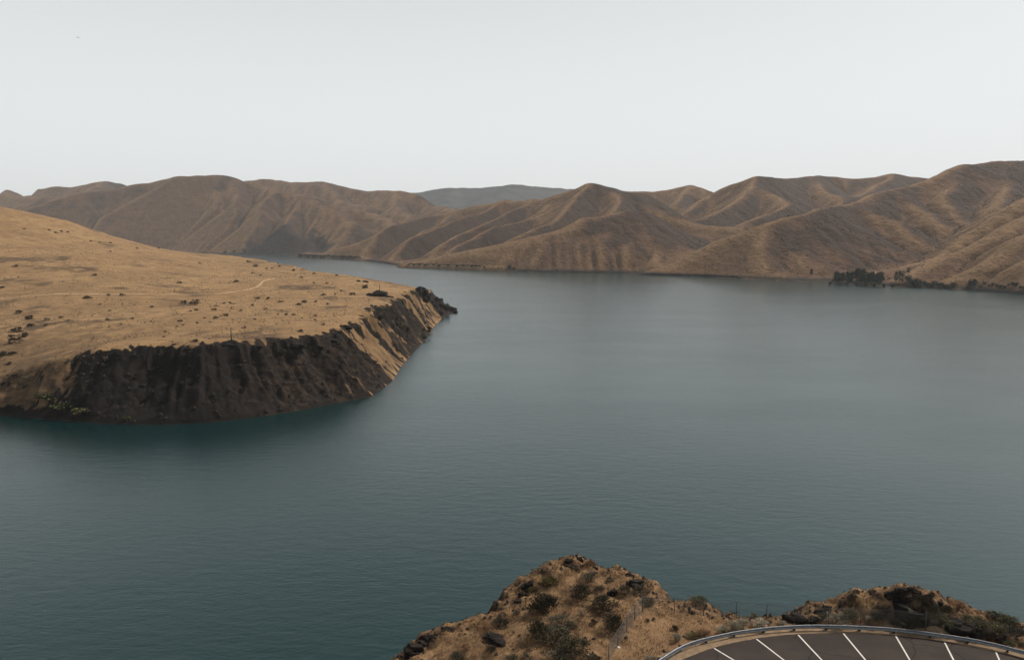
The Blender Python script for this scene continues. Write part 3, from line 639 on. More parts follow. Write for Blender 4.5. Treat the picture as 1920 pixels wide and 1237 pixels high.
# far blue ridge
fx = np.arange(-3200, 3300, 40.0); fy = np.arange(7300, 10400, 40.0)
FX, FY = np.meshgrid(fx, fy)
fz = np.full(FX.shape, 60.0)
for line in RIDGES['far']:
    dist, par = seg_dist(FX + 60 * fbm(FX / 500, FY / 500, 4, 2), FY, line)
    fz = np.maximum(fz, np.interp(par, np.arange(len(line)), [p[2] for p in line]) - .30 * np.sqrt(dist**2 + 900) + 9)
fz = fz + 14 * fbm(FX / 300, FY / 300, 8, 4)
z0 = np.zeros_like(fz)
o = link('far_ridge', grid_mesh('far_ridge', FX, FY, fz, None, {'aspect': z0 + .4, 'ridge': z0 + .2, 'gully': z0 + .2, 'dark': z0, 'bank': z0}), mat_plain('haze tinted far ridge', (.040, .048, .054), (.058, .064, .068), .004, .95, 0, 20.0))  # blue of the distance haze is painted into this ridge's colour
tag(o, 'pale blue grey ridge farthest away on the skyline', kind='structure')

# headland
ax = axis((-1300, -700, 12), (-700, -420, 5), (-420, -300, 2), (-300, -72, 1.15), (-72, -40, 6))
ay = axis((380, 424, 8), (424, 560, 1.15), (560, 700, 1.8), (700, 1140, 2.6), (1140, 1700, 7))
AX, AY = np.meshgrid(ax, ay)
az, arock, at_, apar, as_, ad, awob = headland(AX, AY, True)
head_z = sampler(ax, ay, az)
brush = sstep(fbm(AX / 70, AY / 70, 88, 3) + .9 * sstep(np.hypot((AX + 640) / 170, (AY - 930) / 80), 1.1, .3), .35, .8)
tuft = np.clip(sstep(apar, 10.0, 12.5) * .6 + sstep(awob, 1.5, 5.5) * sstep(apar, 10.2, 12.0) * sstep(at_, .85, .6), 0, 1)
arock = np.clip(arock * 1.35, 0, 1.3) * (1 - .12 * sstep(awob, 2.0, 6.0) * sstep(apar, 10.2, 12.0) * sstep(at_, .8, .5))
slope_face = np.clip(sstep(at_, .0, .1) * (1 - sstep(at_, .75, .98)) * (1 - .45 * sstep(apar, 15.6, 16.3)) + .75 * sstep(apar, 6.8, 6.2) * sstep(az, 42, 18) * sstep(ad, 160, 60), 0, 1)
shore_dark = (apar < 7) * sstep(az + 2.5 * fbm(AX / 12, AY / 12, 19, 3), 7.5, 3.0)
arock = np.maximum(arock, shore_dark)
brush = np.clip(brush + .8 * sstep(apar, 6.8, 6.0) * sstep(az, 50, 25), 0, 1)
o = link('headland', grid_mesh('headland', AX, AY, az, (az[:-1, :-1] > -5), {'rock': arock, 'brush': brush, 'tuft': tuft, 'slope_face': slope_face}), M_head)
tag(o, 'golden grass headland with a dark basalt cliff dropping into the lake', kind='structure')

# near shore
bx = axis((-220, -40, 6), (-40, -14, 1.2), (-14, 48, .2), (48, 75, 1.2), (75, 220, 6))
by = axis((-60, 10, 6), (10, 48, 1.5), (48, 73, .2), (73, 90, .8), (90, 170, 5))
BX, BY = np.meshgrid(bx, by)
bz = fore(BX, BY)
fore_z = sampler(bx, by, bz)
gy = np.gradient(bz, by, axis=0); gx = np.gradient(bz, bx, axis=1)
brd, _ = seg_dist(BX, BY, RIM)
brock = sstep(np.hypot(gx, gy) + .35 * fbm(BX / 1.5, BY / 1.5, 9, 4) + .30 * sstep(brd, 1.6, .1), .95, 1.45)
YARD = [tuple(p[:2]) for p in FENCE] + [(40, 55), (24, 58.2), (12, 54), (8, 51)]
yd, _ = seg_dist(BX, BY, YARD)
yard_m = np.where(inside(BX, BY, YARD), sstep(yd, 0, .5), 0.0)
o = link('view_point_ground', grid_mesh('view_point_ground', BX, BY, bz, None, {'rock': brock, 'yard': yard_m}), M_fore)
tag(o, 'reddish brown dry grass slope and bluff around the car park', kind='structure')

# haze of smoke over the whole valley
def box_mesh(name, lo, hi):
    v = [(x, y, z) for x in (lo[0], hi[0]) for y in (lo[1], hi[1]) for z in (lo[2], hi[2])]
    return raw_mesh(name, v, [(0, 1, 3, 2), (4, 6, 7, 5), (0, 4, 5, 1), (2, 3, 7, 6), (0, 2, 6, 4), (1, 5, 7, 3)])
hm = bpy.data.materials.new('smoke haze'); hm.use_nodes = True
hm.node_tree.nodes.clear()
ho = hm.node_tree.nodes.new('ShaderNodeOutputMaterial'); hv = hm.node_tree.nodes.new('ShaderNodeVolumePrincipled')
hv.inputs['Color'].default_value = (.90, .96, 1.0, 1)
hv.inputs['Density'].default_value = 3.0e-5
hv.inputs['Anisotropy'].default_value = .05
hm.node_tree.links.new(hv.outputs[0], ho.inputs['Volume'])
haze = link('haze', box_mesh('haze', (-31000, -31000, -14), (31000, 31000, 760)), hm)
tag(haze, 'thin pale smoke haze filling the valley air', kind='stuff')

# ------------------------------------------------------------------ more helpers for things
ORD = ['first', 'second', 'third', 'fourth', 'fifth', 'sixth', 'seventh', 'eighth', 'ninth', 'tenth', 'eleventh', 'twelfth', 'thirteenth',
       'fourteenth', 'fifteenth', 'sixteenth', 'seventeenth', 'eighteenth', 'nineteenth', 'twentieth', 'twenty-first', 'twenty-second', 'twenty-third', 'twenty-fourth',
       'twenty-fifth', 'twenty-sixth', 'twenty-seventh', 'twenty-eighth', 'twenty-ninth', 'thirtieth']
ORD += ['thirty-' + w for w in ORD[:9]] + ['fortieth'] + ['forty-' + w for w in ORD[:9]] + ['fiftieth'] + ['fifty-' + w for w in ORD[:9]]
def nth(i, n):
    return 'leftmost' if i == 0 else ('rightmost' if i == n - 1 else ORD[i])
def number(items, key_zone, phrase):
    """label things by kind and zone, counted from the left as the camera sees them"""
    zones = {}
    for it in items: zones.setdefault(key_zone(it), []).append(it)
    out = {}
    for z, l in zones.items():
        l.sort(key=lambda it: it[0] / it[1])
        for i, it in enumerate(l):
            if len(l) == 1: t = phrase(z, '')
            elif i in (0, len(l) - 1): t = phrase(z, nth(i, len(l)) + ' ')
            else: t = ORD[i] + ' ' + phrase(z, '') + ', counted from the left'
            out[id(it)] = t
    return out
def tube(V, Fc, p, q, r0, r1, k=5):
    p, q = np.array(p, float), np.array(q, float); d = q - p; L_ = np.linalg.norm(d) + 1e-9; d = d / L_
    a = np.cross(d, [0, 0, 1.0] if abs(d[2]) < .9 else [1.0, 0, 0]); a /= np.linalg.norm(a); b = np.cross(d, a)
    o = len(V)
    for c, r in ((p, r0), (q, r1)):
        for i in range(k):
            t = 2 * math.pi * i / k
            V.append(tuple(c + r * (a * math.cos(t) + b * math.sin(t))))
    for i in range(k):
        j = (i + 1) % k
        Fc.append((o + i, o + j, o + k + j, o + k + i))
    V.append(tuple(q)); V.append(tuple(p))
    for i in range(k):
        j = (i + 1) % k
        Fc.append((o + k + i, o + k + j, o + 2 * k, o + 2 * k)); Fc.append((o + j, o + i, o + 2 * k + 1, o + 2 * k + 1))
def py_mesh(name, V, Fc, smooth=False):
    me = bpy.data.meshes.new(name)
    me.from_pydata([tuple(v) for v in V], [], [tuple(dict.fromkeys(f)) for f in Fc])
    if smooth: me.polygons.foreach_set('use_smooth', [True] * len(me.polygons))
    me.update()
    return me
def boxf(V, Fc, c, sx, sy, sz, rz=0.0):
    o = len(V); ca, sa = math.cos(rz), math.sin(rz)
    for z in (-sz / 2, sz / 2):
        for x, y in ((-sx / 2, -sy / 2), (sx / 2, -sy / 2), (sx / 2, sy / 2), (-sx / 2, sy / 2)):
            V.append((c[0] + x * ca - y * sa, c[1] + x * sa + y * ca, c[2] + z))
    for f in ((3, 2, 1, 0), (4, 5, 6, 7), (0, 1, 5, 4), (1, 2, 6, 5), (2, 3, 7, 6), (3, 0, 4, 7)):
        Fc.append(tuple(o + i for i in f))
def leaf_cloud(P, D, size, rg, wid=.4):
    """diamond leaves at points P pointing along D; returns verts, quads"""
    n = len(P)
    D = D + rg.normal(0, .45, (n, 3)); D /= np.linalg.norm(D, axis=1, keepdims=True)
    U = np.cross(D, rg.normal(0, 1, (n, 3))); U /= np.linalg.norm(U, axis=1, keepdims=True) + 1e-9
    s = size * rg.uniform(.6, 1.35, (n, 1))
    V = np.stack([P, P + D * s * .5 + U * s * wid * .5, P + D * s, P + D * s * .5 - U * s * wid * .5], 1).reshape(-1, 3)
    return V, np.arange(n * 4).reshape(n, 4)
def densify(pts, step):
    """Catmull-Rom through 2-D points, even steps"""
    p = np.array([q[:2] for q in pts], float); p = np.concatenate([2 * p[:1] - p[1:2], p, 2 * p[-1:] - p[-2:-1]])
    c = []
    for i in range(1, len(p) - 2):
        for t in np.linspace(0, 1, 24, endpoint=False):
            a, b, d, e = p[i - 1], p[i], p[i + 1], p[i + 2]
            c.append(b + .5 * t * (d - a + t * (2 * a - 5 * b + 4 * d - e + t * (3 * (b - d) + e - a))))
    c.append(p[-2]); c = np.array(c)
    s = np.concatenate([[0], np.cumsum(np.hypot(*np.diff(c, axis=0).T))])
    t = np.linspace(0, s[-1], int(s[-1] / step) + 1)
    return np.stack([np.interp(t, s, c[:, 0]), np.interp(t, s, c[:, 1])], 1), t

def blobs(xv, yv, zv, r, flat, name):
    """low angular tufts: four-sided spindles"""
    n = len(xv); a = rng.uniform(0, 6.28, n)
    k = 5; ring = []
    V = np.zeros((n, k + 1, 3))
    for i in range(k):
        rr = r * rng.uniform(.7, 1.3, n); t = a + 2 * math.pi * i / k
        V[:, i] = np.stack([xv + rr * np.cos(t), yv + rr * np.sin(t), zv - r * .15 + r * flat * rng.uniform(0, .5, n)], 1)
    V[:, k] = np.stack([xv + r * rng.uniform(-.3, .3, n), yv + r * rng.uniform(-.3, .3, n), zv + r * flat * rng.uniform(.9, 1.6, n)], 1)
    f = np.array([(i, (i + 1) % k, k) for i in range(k)])
    F_ = (np.arange(n)[:, None, None] * (k + 1) + f[None]).reshape(-1, 3)
    return raw_mesh(name, V.reshape(-1, 3), F_)
# ------------------------------------------------------------------ car park
M_asph = NT('asphalt')
_a = M_asph.noise(.45, 4, .6); _b = M_asph.noise(28, 3, .7); _st = M_asph.noise(.5, 4, .6, stretch=(.3, 2.2, 1, .1))
_c = M_asph.mix(M_asph.rmp(_a, .35, .65), (.037, .029, .026), (.049, .038, .033))
_c = M_asph.mix(M_asph.rmp(_st, .55, .72, 0, .5), _c, (.028, .024, .024))
_c = M_asph.mix(M_asph.rmp(_b, .55, .75, 0, .4), _c, (.075, .064, .058))
_w = M_asph.n('ShaderNodeTexVoronoi'); _w.feature = 'DISTANCE_TO_EDGE'; _w.inputs['Scale'].default_value = .16
_mp = M_asph.n('ShaderNodeVectorMath'); _mp.operation = 'ADD'
_dn = M_asph.n('ShaderNodeTexNoise'); _dn.inputs['Scale'].default_value = .7; _dn.inputs['Detail'].default_value = 5
M_asph.l(M_asph.pos, _dn.inputs['Vector']); M_asph.l(M_asph.pos, _mp.inputs[0]); M_asph.l(_dn.outputs['Color'], _mp.inputs[1]); M_asph.l(_mp.outputs[0], _w.inputs['Vector'])
_c = M_asph.mix(M_asph.rmp(_w.outputs['Distance'], .012, .004, 0, .75), _c, (.014, .012, .012))
_c = M_asph.mix(M_asph.rmp(M_asph.noise(1.3, 3, .6), .66, .76, 0, .55), _c, (.020, .018, .018))
M_asph = M_asph.done(_c, .85, M_asph.bump(_b, .5, .01))
mp_ = NT('worn white paint')
M_paint = mp_.done(mp_.mix(mp_.rmp(mp_.noise(7, 5, .75), .56, .70, 0, .85), mp_.mix(mp_.noise(1.5, 3), (.74, .73, .69), (.52, .50, .46)), (.07, .06, .055)), .75)
M_gravel = NT('sandy gravel')
_n = M_gravel.noise(2.2, 5, .65); _v = M_gravel.noise(22, 3, .7)
_c = M_gravel.mix(M_gravel.rmp(_n, .35, .65), (.27, .195, .125), (.20, .14, .092))
_c = M_gravel.mix(M_gravel.rmp(_v, .55, .72, 0, .7), _c, (.12, .09, .066))
M_gravel = M_gravel.done(_c, .95, M_gravel.bump(_v, .7, .04))
ec, es = densify(EDGE, .35)
ec = ec + .04 * np.stack([perlin(es / .8, es * 0, 4), perlin(es / .8, es * 0 + 5, 4)], 1)
V = [(x, y, ZL + .004) for x, y in ec] + [(60, 36, ZL + .004), (70, 15, ZL + .004), (-20, 15, ZL + .004), (0, 42, ZL + .004)]
lot = link('parking_lot', py_mesh('parking_lot', V, [list(range(len(V)))[::-1]]), M_asph)
tag(lot, 'curved dark asphalt parking lot in the lower right corner', kind='structure')
if lot.data.polygons[0].normal.z < 0: lot.data.flip_normals()
for x0, y0, x1, y1 in LINES:
    d = np.array([x1 - x0, y1 - y0]); d /= np.linalg.norm(d); n = np.array([-d[1], d[0]]) * .06
    V, Fc = [], []
    a = np.array([x0, y0]) + d * .05; b = np.array([x0, y0]) + d * 6.0
    k = 10
    for i in range(k + 1):
        p = a + (b - a) * i / k
        for sg in (-1, 1):
            q = p + n * sg * (1 + random.uniform(-.08, .08)); V.append((q[0], q[1], ZL + .010))
    for i in range(k): Fc.append((2 * i, 2 * i + 1, 2 * i + 3, 2 * i + 2))
    link('parking_line', py_mesh('parking_line', V, Fc), M_paint, lot)
# sandy shoulder between the asphalt and the grass
V, Fc = [], []
w_in, w_out = .0, 1.15
tg = np.gradient(ec, axis=0); tg /= np.linalg.norm(tg, axis=1, keepdims=True); nrm2 = np.stack([-tg[:, 1], tg[:, 0]], 1)
if nrm2[len(ec) // 2][1] < 0: nrm2 = -nrm2
K = 6
for i in range(len(ec)):
    wo = .95 + .3 * float(perlin(es[i] / 1.7, 0.4, 14)) + .9 * max(0, (14.5 - ec[i][0]) / 6)
    for j in range(K + 1):
        q = ec[i] + nrm2[i] * (-.10 + (wo + .10) * j / K)
        zz = max(fore_z(q[0], q[1]) + .02, ZL + .0) if j else ZL - .02
        V.append((q[0], q[1], zz + (.012 * random.random() if j else 0)))
for i in range(len(ec) - 1):
    for j in range(K):
        a = i * (K + 1) + j; Fc.append((a, a + K + 1, a + K + 2, a + 1))
o = link('gravel_shoulder', py_mesh('gravel_shoulder', V, Fc, True), M_gravel)
if np.mean([p.normal.z for p in o.data.polygons]) < 0: o.data.flip_normals()
tag(o, 'pale sandy gravel strip under the guardrail', kind='structure')

# guardrail
M_galv = mat_plain('weathered galvanised steel', (.23, .245, .265), (.15, .16, .175), 5, .5, .6)
M_post = mat_plain('dark guardrail post', (.055, .045, .038), (.03, .026, .023), 8, .85)
gr = empty('guardrail', (24.3, 58.3, ZL))
tag(gr, 'galvanised W-beam guardrail curving along the parking lot edge', 'guardrail')
rc, rs = densify([(p[0], p[1]) for p in RAIL], .25)
# keep the rail a little outside the asphalt
rt = np.gradient(rc, axis=0); rt /= np.linalg.norm(rt, axis=1, keepdims=True); rn = np.stack([-rt[:, 1], rt[:, 0]], 1)
if rn[len(rc) // 2][1] < 0: rn = -rn
rc = rc + rn * .16
prof = [(.00, .52), (-.075, .505), (-.085, .445), (-.02, .40), (-.005, .365), (-.02, .33), (-.085, .285), (-.075, .225), (.0, .21),
        (.008, .213), (-.066, .232), (-.074, .282), (-.012, .327), (.004, .365), (-.012, .403), (-.074, .448), (-.066, .500), (.006, .515)]
k = len(prof)
i0 = 0; pn = 0
while i0 < len(rc) - 2:
    i1 = min(i0 + 16, len(rc) - 1)
    V, Fc = [], []
    lap_ = .004 if pn % 2 else 0.0
    for i in range(i0, i1 + 1):
        for o_, z in prof:
            q = rc[i] + rn[i] * (o_ - lap_)
            V.append((q[0] - 24.3, q[1] - 58.3, z + lap_ * .5 + .006 * math.sin(i * 1.7)))
    for i in range(i1 - i0):
        for j in range(k):
            a_, b_ = i * k + j, i * k + (j + 1) % k
            Fc.append((a_, b_, b_ + k, a_ + k))
    pnl = link('beam_panel', py_mesh('beam_panel', V, Fc, True), M_galv, gr)
    V, Fc = [], []
    q = rc[i0] + rn[i0] * -.09
    for zz in (.27, .31, .43, .47):
        for sx in (-.06, .06):
            p_ = q + rt[i0] * sx
            boxf(V, Fc, (p_[0] - 24.3, p_[1] - 58.3, zz), .03, .03, .03, math.atan2(rt[i0][1], rt[i0][0]))
    tag(link('bolts', py_mesh('bolts', V, Fc), M_post, pnl), kind='stuff')
    i0 = i1 if i1 == len(rc) - 1 else i1 - 1
    pn += 1
V, Fc = [], []
boxf(V, Fc, (0, .10, .10), .15, .18, .9); post_me = py_mesh('guard_post', V, Fc)
V, Fc = [], []
boxf(V, Fc, (0, .05, .365), .11, .10, .30); blk_me = py_mesh('block', V, Fc)
s = 1.2
while s < rs[-1]:
    x = np.interp(s, rs, rc[:, 0]); y = np.interp(s, rs, rc[:, 1]); i = int(np.clip(np.searchsorted(rs, s), 0, len(rs) - 1))
    a = math.atan2(rn[i][1], rn[i][0]) - math.pi / 2
    p = link('post', post_me, M_post, gr); p.location = (x - 24.3, y - 58.3, 0); p.rotation_euler.z = a
    b = link('block', blk_me, M_post, p)
    s += 2.62

# chain-link fence
M_fpost = mat_plain('fence steel', (.10, .095, .085), (.06, .055, .05), 6, .6, .3)
M_wire = mat_plain('fence wire', (.20, .20, .195), (.15, .15, .145), 6, .5, .5)
fn = empty('fence', (FENCE[4][0], FENCE[4][1], fore_z(*FENCE[4][:2])))
tag(fn, 'chain-link fence on thin posts running round the bluff behind the guardrail', 'fence')
fo = np.array(fn.location)
FH = 1.42
def ft(x, y, h): return (x - fo[0], y - fo[1], fore_z(x, y) + h - fo[2])
CORN = [min(range(len(FENCE)), key=lambda i: abs(FENCE[i][0] / FENCE[i][1] - t)) for t in ((1205 - 960) / 1335, (1735 - 960) / 1335)]
for i, p in enumerate(FENCE):
    V, Fc = [], []
    big = i in CORN
    tube(V, Fc, ft(p[0], p[1], -.25), ft(p[0], p[1], FH + (.14 if big else .04)), .05 if big else .032, .05 if big else .03, 8)
    po = link('post', py_mesh('fence_post', V, Fc, True), M_fpost, fn)
    if big:
        V, Fc = [], []
        tube(V, Fc, ft(p[0], p[1], FH + .14), ft(p[0], p[1], FH + .19), .058, .02, 8)
        link('cap', py_mesh('post_cap', V, Fc, True), M_fpost, po)
for a in (CORN[0], CORN[1] - 1):
    p, q = FENCE[a], FENCE[a + 1]
    V, Fc = [], []
    tube(V, Fc, ft(p[0], p[1], FH - .18), ft(q[0], q[1], FH - .18), .024, .024, 6)
    link('brace_rail', py_mesh('brace_rail', V, Fc, True), M_fpost, fn)
fc = np.array([p[:2] for p in FENCE]); fs = np.concatenate([[0], np.cumsum(np.hypot(*np.diff(fc, axis=0).T))])
gz = {}
def fpt(s_, h):
    x = np.interp(s_, fs, fc[:, 0]); y = np.interp(s_, fs, fc[:, 1])
    i = int(np.clip(np.searchsorted(fs, s_) - 1, 0, len(fs) - 2)); t = (s_ - fs[i]) / (fs[i + 1] - fs[i])
    z = (fore_z(*fc[i]) * (1 - t) + fore_z(*fc[i + 1]) * t)
    return (x - fo[0], y - fo[1], z + h - fo[2])
V, Fc = [], []
for sg in (-1, 1):
    for s0 in np.arange(-FH, fs[-1] + FH, .075):
        pts = []
        for h in (.04, FH * .5, FH - .02):
            q = s0 + sg * h * .8
            if 0 <= q <= fs[-1]: pts.append(fpt(q, h))
        for a, b in zip(pts[:-1], pts[1:]): tube(V, Fc, a, b, .0026, .0026, 3)
for h in (.05, FH - .03):
    for i in range(len(fs) - 1): tube(V, Fc, fpt(fs[i], h), fpt(fs[i + 1] - 1e-4, h), .006, .006, 4)
wm = link('chain_link', py_mesh('chain_link', V, Fc), M_wire, fn); tag(wm, kind='stuff')

# ------------------------------------------------------------------ shrubs on the near bluff
LEAF = {'dark': mat_leaf('dark bitterbrush leaf', (.026, .025, .015), (.068, .058, .036), .25, 5),
        'grey': mat_leaf('grey sagebrush leaf', (.048, .042, .028), (.115, .098, .066), .25, 5),
        'pale': mat_leaf('pale dry twig', (.13, .105, .075), (.25, .20, .14), .25, 5),
        'white': mat_leaf('pale rabbitbrush head', (.19, .165, .12), (.40, .355, .27), .3, 4),
        'olive': mat_leaf('olive leaf', (.070, .062, .026), (.130, .108, .048), .25, 5),
        'green': mat_leaf('green leaf', (.060, .060, .034), (.125, .118, .066), .25, 5),
        'red': mat_leaf('reddish dry weed', (.105, .050, .028), (.21, .115, .060), .25, 5)}
M_stem = mat_plain('grey bark', (.085, .065, .050), (.045, .036, .030), 12, .9)
def shrub_meshes(seed, kind):
    """unit shrub: about 1 wide, 1 high, base at the origin"""
    rg = np.random.default_rng(seed)
    ncl = int(rg.integers(16, 26)); P, D, V, Fc = [], [], [], []
    lump = kind == 'white'
    for c in range(ncl):
        th = rg.uniform(0, 2 * math.pi); ph = math.acos(rg.uniform(.02 if not lump else .25, 1))
        r = rg.uniform(.62, 1.05)
        ctr = np.array([math.sin(ph) * math.cos(th) * .42 * r, math.sin(ph) * math.sin(th) * .42 * r, .16 + math.cos(ph) * .66 * r])
        base = np.array([ctr[0] * .12, ctr[1] * .12, -.06])
        mid = (base + ctr) * .5 + np.array([ctr[0], ctr[1], 0]) * .12 + rg.normal(0, .02, 3)
        tube(V, Fc, base, mid, .016, .010, 4); tube(V, Fc, mid, ctr, .010, .004, 4)
        for _ in range(3):
            q = mid + (ctr - mid) * rg.uniform(.2, .9); e = q + rg.normal(0, .085, 3) + np.array([0, 0, .07])
            tube(V, Fc, q, e, .006, .002, 3)
        n = int(rg.integers(60, 95)) if kind not in ('pale',) else int(rg.integers(12, 22))
        sp = rg.uniform(.07, .12) * (.85 if lump else 1.0)
        pts = ctr + rg.normal(0, 1, (n, 3)) * np.array([sp, sp, sp * (.55 if lump else .9)])
        pts[:, 2] = np.maximum(pts[:, 2], .01)
        P.append(pts); dv = pts - np.array([0, 0, .1]); D.append(dv / (np.linalg.norm(dv, axis=1, keepdims=True) + 1e-6) + np.array([0, 0, .35]))
    LV, LF = leaf_cloud(np.concatenate(P), np.concatenate(D), .085 if not lump else .07, rg, .42 if kind not in ('red', 'pale') else .22)
    fm = raw_mesh('shrub_foliage', LV, LF); fm.materials.append(LEAF[kind])
    sm = py_mesh('shrub_stem', V, Fc); sm.materials.append(M_stem)
    return fm, sm
VAR = {k: [shrub_meshes(100 + 10 * i + j, k) for j in range(3)] for i, k in enumerate(LEAF)}
NAME = {'dark': 'bitterbrush', 'grey': 'sagebrush', 'pale': 'dry_shrub', 'white': 'rabbitbrush', 'olive': 'olive_shrub', 'green': 'green_shrub', 'red': 'dry_weed'}
WORD = {'dark': 'dark bushy shrub', 'grey': 'grey sagebrush', 'pale': 'pale twiggy half-bare shrub', 'white': 'pale-topped rounded rabbitbrush', 'olive': 'olive green shrub', 'green': 'dull green shrub', 'red': 'reddish dry weed clump'}
def zone(it):
    x, y = it[0], it[1]
    u = x / y
    if u < .184: z = 'on the left bluff outside the fence'
    elif u > .43 and y > 58.6 - max(0, (x - 33)) * .3: z = 'on the right knoll beyond the fence'
    else: z = 'between fence and guardrail'
    return (it[4], z)
lab = number(SHRUBS, zone, lambda z, o: o + WORD[z[0]] + ' ' + z[1])
for i, it in enumerate(SHRUBS):
    x, y, w, h, kd = it
    fm, sm = VAR[kd][i % 3]
    z = fore_z(x, y)
    e = empty(NAME[kd], (x, y, z), random.uniform(0, 6.28))
    h2 = max(h * .95, .40 * w)
    e.scale = (w * 1.12, w * 1.12 * random.uniform(.8, 1.0), h2)
    tag(e, lab[id(it)], 'shrub', 'shrubs on the near bluff')
    link('foliage', fm, None, e); link('stem', sm, None, e)

# ------------------------------------------------------------------ rocks
def rock_mesh(seed, blocks=4, squash=.75, rough=.8):
    """unit outcrop of angular blocks, about 1 wide and 1 high, base at z 0"""
    rg = np.random.default_rng(seed)
    bm = bmesh.new()
    for b in range(blocks):
        r = rg.uniform(.26, .46) if b else .48
        c = np.array([0, 0, .30]) if b == 0 else np.array([rg.uniform(-.42, .42), rg.uniform(-.3, .3), rg.uniform(.02, .35)])
        pts = rg.normal(0, 1, (18, 3)); pts /= np.linalg.norm(pts, axis=1, keepdims=True)
        pts = np.sign(pts) * np.abs(pts)**rough * np.array([1, .8, 1.15]) * r * rg.uniform(.8, 1.1, (18, 1)) + c
        t = bmesh.new()
        vs = [t.verts.new(tuple(p)) for p in pts]
        bmesh.ops.convex_hull(t, input=vs)
        bmesh.ops.delete(t, geom=[v for v in t.verts if not v.link_faces], context='VERTS')
        me = bpy.data.meshes.new('tmp'); t.to_mesh(me); t.free(); bm.from_mesh(me); bpy.data.meshes.remove(me)
    bmesh.ops.bevel(bm, geom=bm.edges[:], offset=.018, segments=1, affect='EDGES')
    me = bpy.data.meshes.new('rock'); bm.to_mesh(me); bm.free()
    me.materials.append(M_basalt)
    return me
RV = [rock_mesh(500 + i, 6 + i % 4, rough=.65) for i in range(7)]
def rzone(it):
    u = it[0] / it[1]
    if u < .184: return 'on the left bluff'
    if u < .452: return 'at the water side of the fence'
    return 'on the right knoll'
lab = number(ROCKS, rzone, lambda z, o: o + 'dark angular basalt outcrop ' + z)
for i, it in enumerate(ROCKS):
    x, y, w, h = it
    o = link('basalt_outcrop', RV[i % 7])
    o.location = (x, y, fore_z(x, y) - .25 * h); o.rotation_euler = (0, 0, random.uniform(-.6, .6) + (math.pi if random.random() < .5 else 0))
    o.scale = (w * 1.2, w * 1.05, h * 1.2)
    tag(o, lab[id(it)], 'rock', 'basalt outcrops on the near bluff')
M_white = mat_plain('white stone', (.72, .70, .66), (.5, .48, .45), 9, .8)
for (x, y, w, h), t in zip(STONES, ('small white stone lying at the foot of the fence', 'tiny white stone among the sagebrush left of the fence')):
    me = RV[2].copy(); me.materials.clear(); me.materials.append(M_white)
    o = link('stone', me); o.location = (x, y, fore_z(x, y) - .02); o.scale = (w * 1.3, w * 1.3, h * 1.2)
    tag(o, t, 'stone')

# dry grass blades on the near bluff
NG = 120000
gx_ = rng.uniform(-13, 47, NG); gy_ = rng.uniform(49, 73, NG)
gf, _ = seg_dist(gx_, gy_, [tuple(p) for p in ec]); il = inside(gx_, gy_, LOTPOLY)
dens = sstep(fbm(gx_ / 1.6, gy_ / 1.6, 301, 3), -.35, .45)
keep = (~il) & (gf > .95) & (rng.uniform(0, 1, NG) < (.25 + .75 * dens) * np.where(inside(gx_, gy_, YARD), .8, 1.0))
gx_, gy_ = gx_[keep], gy_[keep]
ii = np.clip(np.searchsorted(bx, gx_) - 1, 0, len(bx) - 2); jj = np.clip(np.searchsorted(by, gy_) - 1, 0, len(by) - 2)
ta = (gx_ - bx[ii]) / (bx[ii + 1] - bx[ii]); tb_ = (gy_ - by[jj]) / (by[jj + 1] - by[jj])
gzz = (bz[jj, ii] * (1 - ta) + bz[jj, ii + 1] * ta) * (1 - tb_) + (bz[jj + 1, ii] * (1 - ta) + bz[jj + 1, ii + 1] * ta) * tb_
keep = (gzz > 70) & (brock[jj, ii] < .5)
gx_, gy_, gzz = gx_[keep], gy_[keep], gzz[keep]; n = len(gx_)
hh = rng.uniform(.08, .26, n) * (1 + .5 * fbm(gx_ / 2.2, gy_ / 2.2, 305, 2)); an = rng.uniform(0, 6.28, n); lean = rng.normal(0, .45, (n, 2))
wv = .016 + .012 * rng.uniform(0, 1, n)
B = np.stack([gx_, gy_, gzz - .01], 1); T = B + np.stack([lean[:, 0] * hh, lean[:, 1] * hh, hh], 1); Wd = np.stack([np.cos(an) * wv, np.sin(an) * wv, 0 * wv], 1)
me = raw_mesh('dry_grass', np.stack([B - Wd, B + Wd, T], 1).reshape(-1, 3), np.arange(n * 3).reshape(n, 3))
add_attr(me, 'tone', np.repeat(np.clip(rng.uniform(0, 1, n) * .6 + .4 * (.5 + fbm(gx_ / 3, gy_ / 3, 307, 2)), 0, 1), 3))
mg = NT('dry grass blade')
M_grass = mg.done(mg.mix(mg.attr('tone'), (.105, .060, .030), (.33, .215, .110)), .9)
o = link('dry_grass', me, M_grass); tag(o, 'short dry brown grass covering the near bluff', kind='stuff')

# loose rubble near the rim and low scrub, too small to pick apart
nr = 5200
ux = rng.uniform(-12, 46, nr); uy = rng.uniform(50, 72, nr)
rd, _ = seg_dist(ux, uy, RIM); fd, _ = seg_dist(ux, uy, [tuple(p) for p in ec]); il = inside(ux, uy, LOTPOLY)
ok = (~il) & (fd > 1.2) & (rng.uniform(0, 1, nr) < .06 + .75 * sstep(rd, 3.2, .2))
ux, uy = ux[ok], uy[ok]; uz = np.array([fore_z(a, b) for a, b in zip(ux, uy)]); ok = uz > 73; ux, uy, uz = ux[ok], uy[ok], uz[ok]
o = link('rubble', blobs(ux, uy, uz, .05 + .20 * rng.uniform(0, 1, len(ux))**2.2, .9, 'rubble'), mat_leaf('rubble stone', (.016, .013, .011), (.085, .062, .046), .0, 3.0))
tag(o, 'loose dark stones strewn along the bluff edges', kind='stuff')
nr = 1500
ux = rng.uniform(-12, 46, nr); uy = rng.uniform(50, 72, nr)
fd, _ = seg_dist(ux, uy, [tuple(p) for p in ec]); il = inside(ux, uy, LOTPOLY)
